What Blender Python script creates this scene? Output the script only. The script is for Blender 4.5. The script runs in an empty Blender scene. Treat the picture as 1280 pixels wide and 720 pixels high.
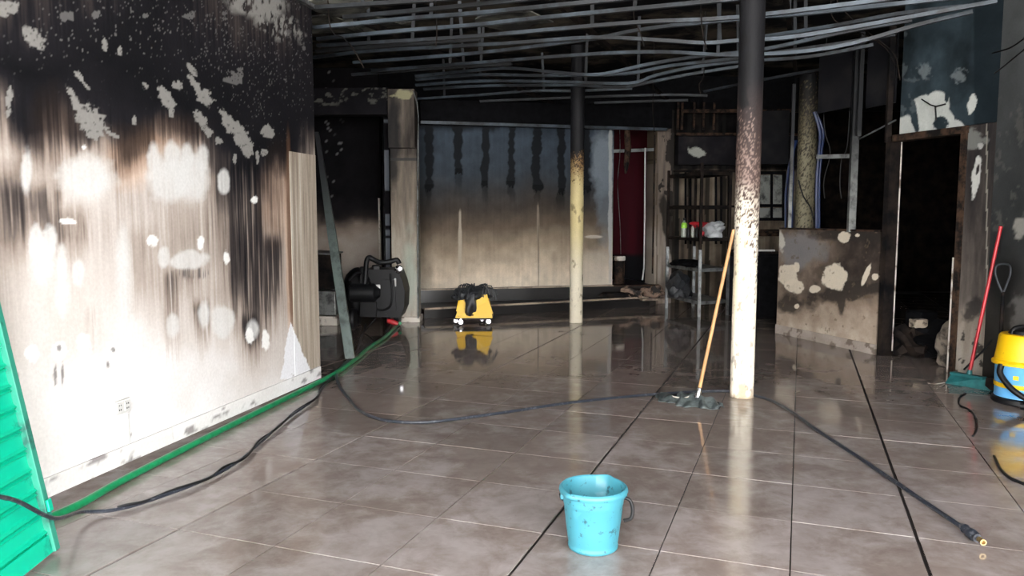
import bpy, bmesh, math, random
import numpy as np
from mathutils import Vector, Matrix
random.seed(7)
SC = bpy.context.scene
COL = SC.collection
PI = math.pi

# ---------------------------------------------------------------- camera
F = 970.0; CAMH = 1.37
PITCH = math.atan(92/970); CP, SP = math.cos(PITCH), math.sin(PITCH)
cam_d = bpy.data.cameras.new('camera'); cam = bpy.data.objects.new('camera', cam_d); COL.objects.link(cam)
cam.location = (0, 0, CAMH); cam.rotation_euler = (PI/2 - PITCH, 0, 0)
cam_d.sensor_width = 36; cam_d.lens = F/1280*36; cam_d.clip_start = .05; cam_d.clip_end = 200
SC.camera = cam
# ---------------------------------------------------------------- world: plain overcast daylight outside the shop front
w = bpy.data.worlds.new('world'); SC.world = w; w.use_nodes = True
bg = w.node_tree.nodes['Background']; bg.inputs[0].default_value = (1.0, .985, .975, 1); bg.inputs[1].default_value = 12.5
SC.view_settings.view_transform = 'Standard'; SC.view_settings.look = 'None'
SC.view_settings.gamma = 1; SC.view_settings.exposure = 0.55; SC.view_settings.use_curve_mapping = False

# ---------------------------------------------------------------- measuring helpers (survey of the room from the camera station)
def ray(x, y):
    u = (x-640)/F; v = (360-y)/F
    return (u, CP+v*SP, -SP+v*CP)
def G(x, y, z=0.0):
    d = ray(x, y); t = (z-CAMH)/d[2]; return Vector((d[0]*t, d[1]*t, z))
def AY(x, y, Y):
    d = ray(x, y); t = Y/d[1]; return Vector((d[0]*t, Y, CAMH+d[2]*t))
def proj(P):
    P = np.asarray(P, float); dx = P[:, 0]; dy = P[:, 1]; dz = P[:, 2]-CAMH
    zf = np.maximum(dy*CP-dz*SP, .05); up = dy*SP+dz*CP
    return 640+F*dx/zf, 360-F*up/zf

# ---------------------------------------------------------------- noise in numpy for stain maps
_T = {}
def vn(x, y, seed):
    if seed not in _T: _T[seed] = np.random.RandomState(seed).rand(256, 256)
    T = _T[seed]; xi = np.floor(x).astype(int); yi = np.floor(y).astype(int)
    fx = x-xi; fy = y-yi; fx = fx*fx*(3-2*fx); fy = fy*fy*(3-2*fy)
    a = T[xi % 256, yi % 256]; b = T[(xi+1) % 256, yi % 256]; c = T[xi % 256, (yi+1) % 256]; d = T[(xi+1) % 256, (yi+1) % 256]
    return (a*(1-fx)+b*fx)*(1-fy)+(c*(1-fx)+d*fx)*fy
def fbm(x, y, seed, o=4):
    s = 0; a = 1; n = 0
    for i in range(o):
        s = s+a*vn(x*2**i+17*i, y*2**i+31*i, seed+i); n += a; a *= .55
    return s/n
def sstep(a, b, x):
    t = np.clip((x-a)/(b-a), 0, 1); return t*t*(3-2*t)
def mix(c, d, m):
    m = np.asarray(m)[:, None]; return c*(1-m)+np.asarray(d)*m
def dab(x, y, cx, cy, rx, ry, soft=.15, rot=0, warp=.5, seed=3, sc=.12):
    a = math.radians(rot); X = x-cx; Y = y-cy
    U = (X*math.cos(a)+Y*math.sin(a))/rx; V = (-X*math.sin(a)+Y*math.cos(a))/ry
    r = np.sqrt(U*U+V*V)+(fbm(x*sc, y*sc, seed, 4)-.5)*2*warp
    return np.clip((1-r)/soft+.5, 0, 1)
def grid_interp(x, y, xs, ys, rows):
    A = np.array(rows, float); xs = np.array(xs, float); ys = np.array(ys, float)
    xi = np.clip(np.searchsorted(xs, x)-1, 0, len(xs)-2); yi = np.clip(np.searchsorted(ys, y)-1, 0, len(ys)-2)
    fx = np.clip((x-xs[xi])/(xs[xi+1]-xs[xi]), 0, 1); fy = np.clip((y-ys[yi])/(ys[yi+1]-ys[yi]), 0, 1)
    fx = fx*fx*(3-2*fx)
    return (A[yi, xi]*(1-fx)+A[yi, xi+1]*fx)*(1-fy)+(A[yi+1, xi]*(1-fx)+A[yi+1, xi+1]*fx)*fy
RD = [0, .12, .25, .4, .55, .72, .86, 1.0]
RC = np.array([(.74, .74, .74), (.565, .525, .49), (.40, .345, .305), (.245, .20, .17), (.135, .112, .10), (.045, .037, .035), (.0115, .0105, .013), (.0032, .0033, .0045)])
def soot(D):
    D = np.clip(D, 0, 1); return np.stack([np.interp(D, RD, RC[:, k]) for k in range(3)], 1)

# ---------------------------------------------------------------- materials
def nodes_of(name):
    m = bpy.data.materials.new(name); m.use_nodes = True; nt = m.node_tree; b = nt.nodes['Principled BSDF']; return m, nt, b
def paint_mat(name, rough=.8, bump=.12, scale=60, grain=.09, spec=.12):
    m, nt, b = nodes_of(name)
    at = nt.nodes.new('ShaderNodeAttribute'); at.attribute_name = 'stain'
    geo = nt.nodes.new('ShaderNodeNewGeometry')
    no = nt.nodes.new('ShaderNodeTexNoise'); no.inputs['Scale'].default_value = scale; no.inputs['Detail'].default_value = 5
    nt.links.new(geo.outputs['Position'], no.inputs['Vector'])
    mr = nt.nodes.new('ShaderNodeMapRange'); mr.inputs[1].default_value = .25; mr.inputs[2].default_value = .75
    mr.inputs[3].default_value = 1-grain; mr.inputs[4].default_value = 1+grain*.6
    nt.links.new(no.outputs[0], mr.inputs[0])
    vm = nt.nodes.new('ShaderNodeVectorMath'); vm.operation = 'SCALE'
    nt.links.new(at.outputs['Color'], vm.inputs[0]); nt.links.new(mr.outputs[0], vm.inputs['Scale'])
    nt.links.new(vm.outputs[0], b.inputs['Base Color'])
    bp = nt.nodes.new('ShaderNodeBump'); bp.inputs['Strength'].default_value = bump; bp.inputs['Distance'].default_value = .01
    nt.links.new(no.outputs[0], bp.inputs['Height']); nt.links.new(bp.outputs[0], b.inputs['Normal'])
    b.inputs['Roughness'].default_value = rough; b.inputs['Specular IOR Level'].default_value = spec
    return m
def mat(name, c, rough=.6, metal=0, var=.3, scale=12, c2=None, thr=None, bump=.1, spec=.5):
    """procedural material: base colour varied by noise; optional second colour (dirt) past a threshold"""
    m, nt, b = nodes_of(name)
    geo = nt.nodes.new('ShaderNodeNewGeometry')
    no = nt.nodes.new('ShaderNodeTexNoise'); no.inputs['Scale'].default_value = scale; no.inputs['Detail'].default_value = 6
    no.inputs['Roughness'].default_value = .65
    nt.links.new(geo.outputs['Position'], no.inputs['Vector'])
    cr = nt.nodes.new('ShaderNodeValToRGB'); e = cr.color_ramp.elements
    if c2 is None: c2 = tuple(k*(1-var) for k in c); lo, hi = .3, .7
    else: lo, hi = (thr or (.45, .55))
    e[0].position = lo; e[0].color = (*c2, 1); e[1].position = hi; e[1].color = (*c, 1)
    nt.links.new(no.outputs[0], cr.inputs[0]); nt.links.new(cr.outputs[0], b.inputs['Base Color'])
    b.inputs['Roughness'].default_value = rough; b.inputs['Metallic'].default_value = metal; b.inputs['Specular IOR Level'].default_value = spec
    if bump:
        bp = nt.nodes.new('ShaderNodeBump'); bp.inputs['Strength'].default_value = bump; bp.inputs['Distance'].default_value = .01
        nt.links.new(no.outputs[0], bp.inputs['Height']); nt.links.new(bp.outputs[0], b.inputs['Normal'])
    return m
M_PAINT = paint_mat('sooted_plaster'); M_POLE = paint_mat('blistered_paint', .65, .25, 90, .10, .25)
M_SOOT = mat('soot_black', (.006, .0062, .0075), .85, c2=(.002, .002, .0026), thr=(.35, .7), bump=.4, spec=.1)
M_SOOTB = mat('sooty_brown', (.024, .017, .0135), .85, c2=(.003, .003, .0036), thr=(.4, .65), scale=5, bump=.4, spec=.12)
M_WOODC = mat('charred_wood', (.062, .036, .023), .8, c2=(.006, .005, .005), thr=(.42, .6), scale=9, bump=.5, spec=.15)
M_GALV = mat('galvanised_sooted', (.068, .090, .112), .5, .2, c2=(.014, .017, .021), thr=(.44, .60), scale=1.6, bump=.1)
M_GALVD = mat('galvanised_black', (.035, .042, .05), .6, .2, c2=(.008, .009, .011), thr=(.44, .60), scale=1.6, bump=.1)
M_GALV2 = mat('galvanised_grey', (.20, .21, .21), .45, .5, c2=(.03, .03, .03), thr=(.35, .55), scale=6, bump=.1)
M_GALVZ = mat('stud_metal', (.22, .23, .22), .45, .4, c2=(.06, .06, .06), thr=(.35, .55), scale=9, bump=.1)
def soot_high(m, z0, z1):
    nt = m.node_tree; b = nt.nodes['Principled BSDF']; src = b.inputs['Base Color'].links[0].from_socket
    geo = nt.nodes.new('ShaderNodeNewGeometry'); sx = nt.nodes.new('ShaderNodeSeparateXYZ'); nt.links.new(geo.outputs['Position'], sx.inputs[0])
    no = nt.nodes.new('ShaderNodeTexNoise'); no.inputs['Scale'].default_value = 8; nt.links.new(geo.outputs['Position'], no.inputs['Vector'])
    ad = nt.nodes.new('ShaderNodeMath'); ad.operation = 'MULTIPLY_ADD'; ad.inputs[1].default_value = .5; nt.links.new(no.outputs[0], ad.inputs[0]); nt.links.new(sx.outputs[2], ad.inputs[2])
    mr = nt.nodes.new('ShaderNodeMapRange'); mr.inputs[1].default_value = z0+.25; mr.inputs[2].default_value = z1+.25; nt.links.new(ad.outputs[0], mr.inputs[0])
    mx = nt.nodes.new('ShaderNodeMix'); mx.data_type = 'RGBA'; nt.links.new(mr.outputs[0], mx.inputs['Factor']); nt.links.new(src, mx.inputs['A']); mx.inputs['B'].default_value = (.012, .013, .015, 1)
    nt.links.new(mx.outputs['Result'], b.inputs['Base Color'])
soot_high(M_GALVZ, 1.45, 2.2)
M_BLACK = mat('black_plastic', (.0045, .0045, .0055), .5, var=.5, scale=20, spec=.3)
M_RUBBER = mat('black_rubber', (.007, .0075, .009), .5, var=.4, scale=30, spec=.3)
M_BLUEHOSE = mat('dark_blue_hose', (.018, .022, .032), .35, c2=(.07, .075, .085), thr=(.40, .44), scale=40)
M_GREENH = mat('green_hose', (.01, .27, .10), .35, var=.4, scale=20)
M_YEL = mat('yellow_plastic', (.78, .47, .004), .45, c2=(.45, .25, .01), thr=(.28, .40), scale=14)
M_VBLUE = mat('sky_blue_plastic', (.13, .42, .78), .35, var=.2, scale=10)
M_TEAL = mat('teal_plastic', (.02, .15, .155), .5, var=.5, scale=18)
M_RED = mat('red_handle', (.50, .02, .03), .4, var=.35, scale=14)
M_WOODH = mat('wooden_handle', (.55, .30, .12), .5, var=.35, scale=9)
M_BUCKET = mat('turquoise_plastic', (.042, .205, .262), .45, c2=(.02, .075, .095), thr=(.36, .42), scale=26, bump=.05)
M_CHROME = mat('chrome', (.7, .7, .72), .2, .9, var=.2)
M_BRASS = mat('brass', (.42, .31, .15), .35, .9, var=.2)
M_WHITE = mat('white_plastic', (.62, .62, .60), .5, var=.2, scale=20)
M_CLOTH = mat('grey_wet_cloth', (.095, .115, .115), .5, c2=(.022, .028, .03), thr=(.38, .6), scale=14, bump=.4)
M_DCLOTH = mat('black_wet_cloth', (.03, .033, .038), .5, var=.6, scale=25, bump=.5)
M_GREEN = mat('green_enamel', (.0, .47, .29), .4, c2=(.005, .15, .11), thr=(.33, .42), scale=5, bump=.05)
M_DGREEN = mat('dull_green_enamel', (.03, .27, .19), .5, c2=(.02, .10, .08), thr=(.36, .5), scale=8)
M_BAR = mat('grey_green_paint', (.085, .115, .105), .5, c2=(.03, .04, .037), thr=(.38, .55), scale=8)
M_CREAM = mat('cream_trim', (.62, .57, .50), .6, c2=(.16, .12, .09), thr=(.38, .5), scale=7)
M_NOSE = mat('beige_nosing', (.36, .29, .22), .5, c2=(.12, .09, .07), thr=(.35, .5), scale=5)
M_STEP = mat('dark_step_tile', (.016, .015, .015), .35, var=.6, scale=3)
M_REDW = mat('dark_red_cloth', (.16, .01, .02), .9, var=.5, scale=3)
M_BLUEC = mat('blue_cable', (.006, .018, .075), .4, c2=(.01, .015, .03), thr=(.36, .46), scale=9)
M_LIME = mat('lime_plastic', (.35, .75, .06), .4, var=.2)
M_GLASSY = mat('clear_dirty_plastic', (.35, .38, .33), .25, var=.3, scale=30)
M_BAG = mat('pale_grey_bag', (.42, .44, .45), .45, var=.3, scale=15, bump=.5)
M_RUB = mat('burnt_foam', (.22, .15, .11), .9, c2=(.02, .017, .016), thr=(.44, .54), scale=7, bump=.8)
M_PALE = mat('pale_rubble', (.40, .33, .25), .85, c2=(.06, .045, .035), thr=(.38, .5), scale=9, bump=.6)
M_PALED = mat('dull_rubble', (.17, .14, .11), .85, c2=(.02, .016, .013), thr=(.42, .55), scale=7, bump=.6)
M_PAVE = mat('street_concrete', (.42, .41, .39), .8, var=.2, scale=2)

# ---------------------------------------------------------------- mesh helpers
class MB:
    def __init__(s): s.v = []; s.f = []
    def add(s, vs, fs):
        n = len(s.v); s.v += [tuple(v) for v in vs]; s.f += [tuple(i+n for i in f) for f in fs]; return s
    def box(s, c, d, R=None, bev=0):
        """box centre c, size d, optional 3x3 rotation, chamfered if bev"""
        hx, hy, hz = d[0]/2, d[1]/2, d[2]/2
        if bev:
            bm = bmesh.new(); bmesh.ops.create_cube(bm, size=1, matrix=Matrix.Diagonal((d[0], d[1], d[2], 1)))
            bmesh.ops.bevel(bm, geom=bm.edges[:], offset=bev, segments=2, affect='EDGES', profile=.5)
            vs = [v.co.copy() for v in bm.verts]; fs = [[v.index for v in f.verts] for f in bm.faces]; bm.free()
        else:
            vs = [Vector((a*hx, b*hy, e*hz)) for a in (-1, 1) for b in (-1, 1) for e in (-1, 1)]
            fs = [(0, 1, 3, 2), (4, 6, 7, 5), (0, 4, 5, 1), (2, 3, 7, 6), (0, 2, 6, 4), (1, 5, 7, 3)]
        if R is not None: vs = [R @ v for v in vs]
        return s.add([v+Vector(c) for v in vs], fs)
    def bar(s, a, b, w, h, up=(0, 0, 1)):
        a = Vector(a); b = Vector(b); d = (b-a); L = d.length; d.normalize()
        up = Vector(up)
        if abs(d.dot(up)) > .98: up = Vector((0, 1, 0))
        sx = d.cross(up).normalized(); uz = sx.cross(d)
        R = Matrix((sx, d, uz)).transposed()
        return s.box((a+b)/2, (w, L, h), R)
    def tube(s, pts, r, n=8, caps=True):
        pts = [Vector(p) for p in pts]; N = len(pts); rs = r if isinstance(r, (list, tuple)) else [r]*N
        vs = []; fs = []; prev = None
        for i, p in enumerate(pts):
            t = (pts[min(i+1, N-1)]-pts[max(i-1, 0)])
            if t.length < 1e-9: t = Vector((0, 0, 1))
            t.normalize()
            if prev is None:
                a = Vector((0, 0, 1)) if abs(t.z) < .9 else Vector((1, 0, 0)); x = t.cross(a).normalized()
            else: x = (prev-t*prev.dot(t)).normalized()
            prev = x; y = t.cross(x)
            for k in range(n):
                an = 2*PI*k/n; vs.append(p+(x*math.cos(an)+y*math.sin(an))*rs[i])
        for i in range(N-1):
            for k in range(n):
                k2 = (k+1) % n; fs.append((i*n+k, i*n+k2, (i+1)*n+k2, (i+1)*n+k))
        if caps: fs.append(tuple(range(n))[::-1]); fs.append(tuple((N-1)*n+k for k in range(n)))
        return s.add(vs, fs)
    def lathe(s, prof, c=(0, 0, 0), n=32, fn=None, R=None):
        vs = []; fs = []
        for i, (r, z) in enumerate(prof):
            for k in range(n):
                a = 2*PI*k/n; rr = r*(fn(a, z, i) if fn else 1); v = Vector((rr*math.cos(a), rr*math.sin(a), z))
                vs.append((R @ v if R is not None else v)+Vector(c))
        for i in range(len(prof)-1):
            for k in range(n):
                k2 = (k+1) % n; fs.append((i*n+k, i*n+k2, (i+1)*n+k2, (i+1)*n+k))
        if prof[0][0] > 1e-6: fs.append(tuple(range(n))[::-1])
        if prof[-1][0] > 1e-6: fs.append(tuple((len(prof)-1)*n+k for k in range(n)))
        return s.add(vs, fs)
    def prism(s, poly, a, b):
        """extrude polygon list of Vector points by vector from a to b offsets"""
        n = len(poly); vs = [Vector(p)+Vector(a) for p in poly]+[Vector(p)+Vector(b) for p in poly]
        fs = [tuple(range(n))[::-1], tuple(range(n, 2*n))]+[(i, (i+1) % n, n+(i+1) % n, n+i) for i in range(n)]
        return s.add(vs, fs)
    def blob(s, c, d, seed=0, amp=.25, n=3, flat=False):
        bm = bmesh.new(); bmesh.ops.create_icosphere(bm, subdivisions=n, radius=1)
        rr = random.Random(seed); o = Vector((rr.random()*9, rr.random()*9, rr.random()*9))
        from mathutils import noise
        vs = []
        for v in bm.verts:
            k = 1+amp*noise.noise(v.co*1.3+o)*1.6+amp*.5*noise.noise(v.co*3.7+o)
            p = Vector((v.co.x*d[0]/2*k, v.co.y*d[1]/2*k, v.co.z*d[2]/2*k))
            if p.z < -d[2]*.45: p.z = -d[2]*.45
            vs.append(p+Vector(c))
        fs = [[v.index for v in f.verts] for f in bm.faces]; bm.free(); return s.add(vs, fs)
    def build(s, name, m, parent=None, smooth=False, ang=40):
        me = bpy.data.meshes.new(name); me.from_pydata(s.v, [], s.f); me.update()
        bm = bmesh.new(); bm.from_mesh(me); bmesh.ops.recalc_face_normals(bm, faces=bm.faces[:]); bm.to_mesh(me); bm.free()
        me.materials.append(m)
        if smooth:
            me.polygons.foreach_set('use_smooth', [True]*len(me.polygons))
            try: me.set_sharp_from_angle(angle=math.radians(ang))
            except Exception: pass
        o = bpy.data.objects.new(name, me); COL.objects.link(o)
        if parent is not None:
            o.parent = parent; o.location = -Vector(parent.location) if parent.parent is None else (0, 0, 0)
            if parent.type == 'MESH' : o.location = (0, 0, 0)
        return o
def tag(o, label=None, cat=None, group=None, kind=None):
    if label: o['label'] = label
    if cat: o['category'] = cat
    if group: o['group'] = group
    if kind: o['kind'] = kind
    return o
def thing(name, label, cat, loc=(0, 0, 0), group=None, kind=None):
    """an Empty at the thing's base; parts are written in world coordinates and offset by its location"""
    o = bpy.data.objects.new(name, None); COL.objects.link(o); o.location = loc; o.empty_display_size = .1
    return tag(o, label, cat, group, kind)
def smoothline(pts, k=6):
    P = [Vector(p) for p in pts]; out = []
    for i in range(len(P)-1):
        p0 = P[max(i-1, 0)]; p1 = P[i]; p2 = P[i+1]; p3 = P[min(i+2, len(P)-1)]
        for j in range(k):
            t = j/k; out.append(.5*((2*p1)+(p2-p0)*t+(2*p0-5*p1+4*p2-p3)*t*t+(3*p1-p0-3*p2+p3)*t**3))
    return out+[P[-1]]

# ---------------------------------------------------------------- painted walls and poles
def set_stain(me, cols):
    a = me.color_attributes.new('stain', 'FLOAT_COLOR', 'POINT')
    d = np.ones((len(me.vertices), 4), np.float32); d[:len(cols), :3] = cols; d[len(cols):, :3] = (.02, .02, .02)
    a.data.foreach_set('color', d.ravel())
def wall(name, P0, P1, z0, z1, painter, thick=.12, step=.02, back=1, zbot=None, ztop=None, label=None, cat='wall', kind='structure', m=None, parent=None, relief=None):
    """vertical slab; its painted face runs P0->P1, the slab lies on side `back` (+1 = right of the direction)"""
    P0 = Vector((P0[0], P0[1])); P1 = Vector((P1[0], P1[1])); d = P1-P0; L = d.length; d.normalize()
    nrm = Vector((d.y, -d.x))*back
    nx = max(2, int(L/step)+1); nz = max(2, int((z1-z0)/step)+1)
    S, Z = np.meshgrid(np.linspace(0, L, nx), np.linspace(z0, z1, nz))
    S = S.ravel(); Z = Z.ravel()
    if ztop is not None:   # ragged upper edge
        tz = ztop(S); Z = z0+(Z-z0)*(tz-z0)/(z1-z0)
    X = P0.x+d.x*S; Y = P0.y+d.y*S
    px, py = proj(np.stack([X, Y, Z], 1)); c = painter(px, py, S, Z)
    if relief is not None:
        r = relief(px, py, S, Z); X = X+nrm.x*r; Y = Y+nrm.y*r
    idx = np.arange(nx*nz).reshape(nz, nx)
    q = np.stack([idx[:-1, :-1], idx[:-1, 1:], idx[1:, 1:], idx[1:, :-1]], -1).reshape(-1, 4)
    if back == 1: pass
    vs = np.stack([X, Y, Z], 1)
    zt = Z.reshape(nz, nx)[-1]
    # outline ring extruded back: bottom, right, top, left
    ring = list(idx[0])+list(idx[1:, -1])+list(idx[-1, ::-1][1:])+list(idx[::-1, 0][1:-1])
    base = vs[ring]; off = np.array([nrm.x*thick, nrm.y*thick, 0]); bv = base+off
    n0 = len(vs); k = len(ring); side = [(ring[i], n0+i, n0+(i+1) % k, ring[(i+1) % k]) for i in range(k)]
    me = bpy.data.meshes.new(name)
    allv = np.concatenate([vs, bv]); me.from_pydata(allv.tolist(), [], q.tolist()+side+[tuple(n0+i for i in range(k))])
    me.update()
    sc = np.concatenate([c, c[ring]*.7]); set_stain(me, sc)
    me.materials.append(m or M_PAINT)
    bm = bmesh.new(); bm.from_mesh(me); bmesh.ops.recalc_face_normals(bm, faces=bm.faces[:]); bm.to_mesh(me); bm.free()
    o = bpy.data.objects.new(name, me); COL.objects.link(o)
    if parent is not None: o.parent = parent; o.location = -Vector(parent.location)
    else: tag(o, label, cat, None, kind)
    return o
def pole(name, c, r, z0, z1, painter, label, na=72, step=.012):
    nz = int((z1-z0)/step)+1; A, Z = np.meshgrid(np.arange(na)*2*PI/na, np.linspace(z0, z1, nz)); A = A.ravel(); Z = Z.ravel()
    s = A*r; col, bumpv = painter(A, Z, s)
    R = r+bumpv
    vs = np.stack([c[0]+R*np.cos(A), c[1]+R*np.sin(A), Z], 1); idx = np.arange(na*nz).reshape(nz, na); i2 = np.roll(idx, -1, axis=1)
    q = np.stack([idx[:-1], i2[:-1], i2[1:], idx[1:]], -1).reshape(-1, 4).tolist()
    q += [tuple(idx[0])[::-1], tuple(idx[-1])]
    me = bpy.data.meshes.new(name); me.from_pydata(vs.tolist(), [], q); me.update(); set_stain(me, col)
    me.materials.append(M_POLE); me.polygons.foreach_set('use_smooth', [True]*(len(q)-2)+[False]*2)
    o = bpy.data.objects.new(name, me); COL.objects.link(o); o.data.materials[0] = M_POLE
    tag(o, label, 'column'); return o

# ================================================================ FLOOR
AA = math.radians(20.35); DA = Vector((math.sin(AA), math.cos(AA))); DB = Vector((math.cos(AA), -math.sin(AA)))
def tile_material():
    m, nt, b = nodes_of('wet_floor_tile'); L = nt.links
    geo = nt.nodes.new('ShaderNodeNewGeometry'); oi = nt.nodes.new('ShaderNodeObjectInfo')
    def noise(sc, det=6, rough=.6, dist=0):
        n = nt.nodes.new('ShaderNodeTexNoise'); n.inputs['Scale'].default_value = sc; n.inputs['Detail'].default_value = det
        n.inputs['Roughness'].default_value = rough; n.inputs['Distortion'].default_value = dist; L.new(geo.outputs['Position'], n.inputs['Vector']); return n
    def ramp(src, a, b_, ca, cb):
        r = nt.nodes.new('ShaderNodeValToRGB'); e = r.color_ramp.elements; e[0].position = a; e[1].position = b_
        e[0].color = (*ca, 1); e[1].color = (*cb, 1); L.new(src, r.inputs[0]); return r
    n1 = noise(1.3, 7, .62, .6); n2 = noise(6, 8, .7, .3); n3 = noise(38, 6, .7); n4 = noise(3.1, 9, .75, 1.2)
    base = ramp(n2.outputs[0], .3, .72, (.178, .142, .126), (.242, .202, .185))
    # the water lies deeper towards the back of the shop; near the street the film is drying in patches
    sx = nt.nodes.new('ShaderNodeSeparateXYZ'); L.new(geo.outputs['Position'], sx.inputs[0])
    my_ = nt.nodes.new('ShaderNodeMapRange'); my_.inputs[1].default_value = 3.2; my_.inputs[2].default_value = 7.2; my_.inputs[3].default_value = .07; my_.inputs[4].default_value = -.16; L.new(sx.outputs[1], my_.inputs[0])
    ad = nt.nodes.new('ShaderNodeMath'); ad.operation = 'ADD'; L.new(n1.outputs[0], ad.inputs[0]); L.new(my_.outputs[0], ad.inputs[1])
    ad2 = nt.nodes.new('ShaderNodeMath'); ad2.operation = 'MULTIPLY_ADD'; L.new(n2.outputs[0], ad2.inputs[0]); ad2.inputs[1].default_value = .35; L.new(ad.outputs[0], ad2.inputs[2])
    dry = ramp(ad2.outputs[0], .62, .77, (0, 0, 0), (1, 1, 1))     # 0 wet, 1 drying film
    mx = nt.nodes.new('ShaderNodeMix'); mx.data_type = 'RGBA'; L.new(dry.outputs[0], mx.inputs['Factor']); L.new(base.outputs[0], mx.inputs['A'])
    li = ramp(n2.outputs[0], .35, .62, (.222, .186, .174), (.300, .268, .260)); L.new(li.outputs[0], mx.inputs['B'])
    # per tile tone
    mr = nt.nodes.new('ShaderNodeMapRange'); mr.inputs[3].default_value = .9; mr.inputs[4].default_value = 1.08; L.new(oi.outputs['Random'], mr.inputs[0])
    sc = nt.nodes.new('ShaderNodeVectorMath'); sc.operation = 'SCALE'; L.new(mx.outputs['Result'], sc.inputs[0]); L.new(mr.outputs[0], sc.inputs['Scale'])
    # soot scuffs
    sf = ramp(n4.outputs[0], .66, .74, (0, 0, 0), (.8, .8, .8)); m2 = nt.nodes.new('ShaderNodeMix'); m2.data_type = 'RGBA'
    L.new(sf.outputs[0], m2.inputs['Factor']); L.new(sc.outputs[0], m2.inputs['A']); m2.inputs['B'].default_value = (.05, .038, .034, 1)
    sp = ramp(n3.outputs[0], .69, .73, (0, 0, 0), (.7, .7, .7)); m3 = nt.nodes.new('ShaderNodeMix'); m3.data_type = 'RGBA'
    L.new(sp.outputs[0], m3.inputs['Factor']); L.new(m2.outputs['Result'], m3.inputs['A']); m3.inputs['B'].default_value = (.06, .05, .045, 1)
    L.new(m3.outputs['Result'], b.inputs['Base Color'])
    rr = ramp(ad2.outputs[0], .62, .76, (.055, .055, .055), (.24, .24, .24)); L.new(rr.outputs[0], b.inputs['Roughness'])
    b.inputs['IOR'].default_value = 1.5; b.inputs['Specular IOR Level'].default_value = .55
    bp = nt.nodes.new('ShaderNodeBump'); bp.inputs['Strength'].default_value = .02; bp.inputs['Distance'].default_value = .01
    n5 = noise(9, 3, .5); L.new(n5.outputs[0], bp.inputs['Height']); L.new(bp.outputs[0], b.inputs['Normal'])
    return m
M_TILE = tile_material()
M_GROUT = mat('dark_grout', (.014, .011, .010), .7, c2=(.16, .14, .12), thr=(.30, .36), scale=1.3)
floor = MB().box((1.5, 6.5, -.058), (16, 15, .1)).build('floor', M_GROUT); tag(floor, 'wet grey tiled shop floor with dark joints under everything', 'floor', None, 'structure')
me_tiles = {}
def tile_mesh(wu, wv):
    k = (round(wu, 4), round(wv, 4))
    if k not in me_tiles:
        h = .012; bv = .0005; a, b_ = wu/2, wv/2
        vs = [(-a+bv, -b_+bv, 0), (a-bv, -b_+bv, 0), (a-bv, b_-bv, 0), (-a+bv, b_-bv, 0), (-a, -b_, -bv), (a, -b_, -bv), (a, b_, -bv), (-a, b_, -bv), (-a, -b_, -h), (a, -b_, -h), (a, b_, -h), (-a, b_, -h)]
        fs = [(0, 1, 2, 3)]+[(4+i, 4+(i+1) % 4, (i+1) % 4, i) for i in range(4)]+[(8+i, 8+(i+1) % 4, 4+(i+1) % 4, 4+i) for i in range(4)]
        me = bpy.data.meshes.new('tile'); me.from_pydata(vs, [], fs); me.update(); me.materials.append(M_TILE); me_tiles[k] = me
    return me_tiles[k]
tl = []
PU, PV = .5025, .5125
for i in range(-16, 16):
    for j in range(-16, 28):
        u0 = .005+i*PU; v0 = 2.565+j*PV
        wl = .0075 if (i-1) % 3 == 0 else .0026; wr = .0075 if i % 3 == 0 else .0026    # every third joint is wide
        c = DB*(u0+PU/2)+DA*(v0+PV/2)
        if not (-5.6 < c.x < 8.0 and -.6 < c.y < 13.4): continue
        px, py = proj([(c.x, c.y, 0)]); d = math.hypot(c.x, c.y)
        X0 = -1.57+(c.y-6.26)*.232
        vis = c.y > 2.2 and -60 < px[0] < 1340 and py[0] < 790 and not (c.x < X0-.3 and c.y < 6.5) and not (c.y > 10.9) and not (c.x > 4.3 and c.y < 7)
        tl.append((0 if vis else 1, d, c, u0, v0, wl, wr))
tl.sort(key=lambda t: t[:2])
rest = MB(); nt_ = 0
Rz = Matrix.Rotation(-AA, 3, 'Z')
for vis, d, c, u0, v0, wl, wr in tl:
    wu = PU-wl-wr; cu = u0+wl+wu/2; wv = PV-.0046; cv = v0+PV/2; p = DB*cu+DA*cv
    dz = random.uniform(-.0008, .0008)
    if vis == 0 and nt_ < 300:
        o = bpy.data.objects.new('tile', tile_mesh(wu, wv)); COL.objects.link(o); o.parent = floor
        o.location = (p.x, p.y, dz); o.rotation_euler = (random.uniform(-.0007, .0007), random.uniform(-.0007, .0007), -AA); nt_ += 1
    else:
        rest.box((p.x, p.y, -.006), (wu, wv, .012), Rz)
o = rest.build('tile', M_TILE, floor); o['kind'] = 'stuff'; o.location = (0, 0, 0)
pv = MB().box((1.2, -6.5, -.09), (26, 11.6, .1)).build('ground', M_PAVE); tag(pv, 'pale street paving outside the open shop front', 'ground', None, 'structure')

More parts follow.
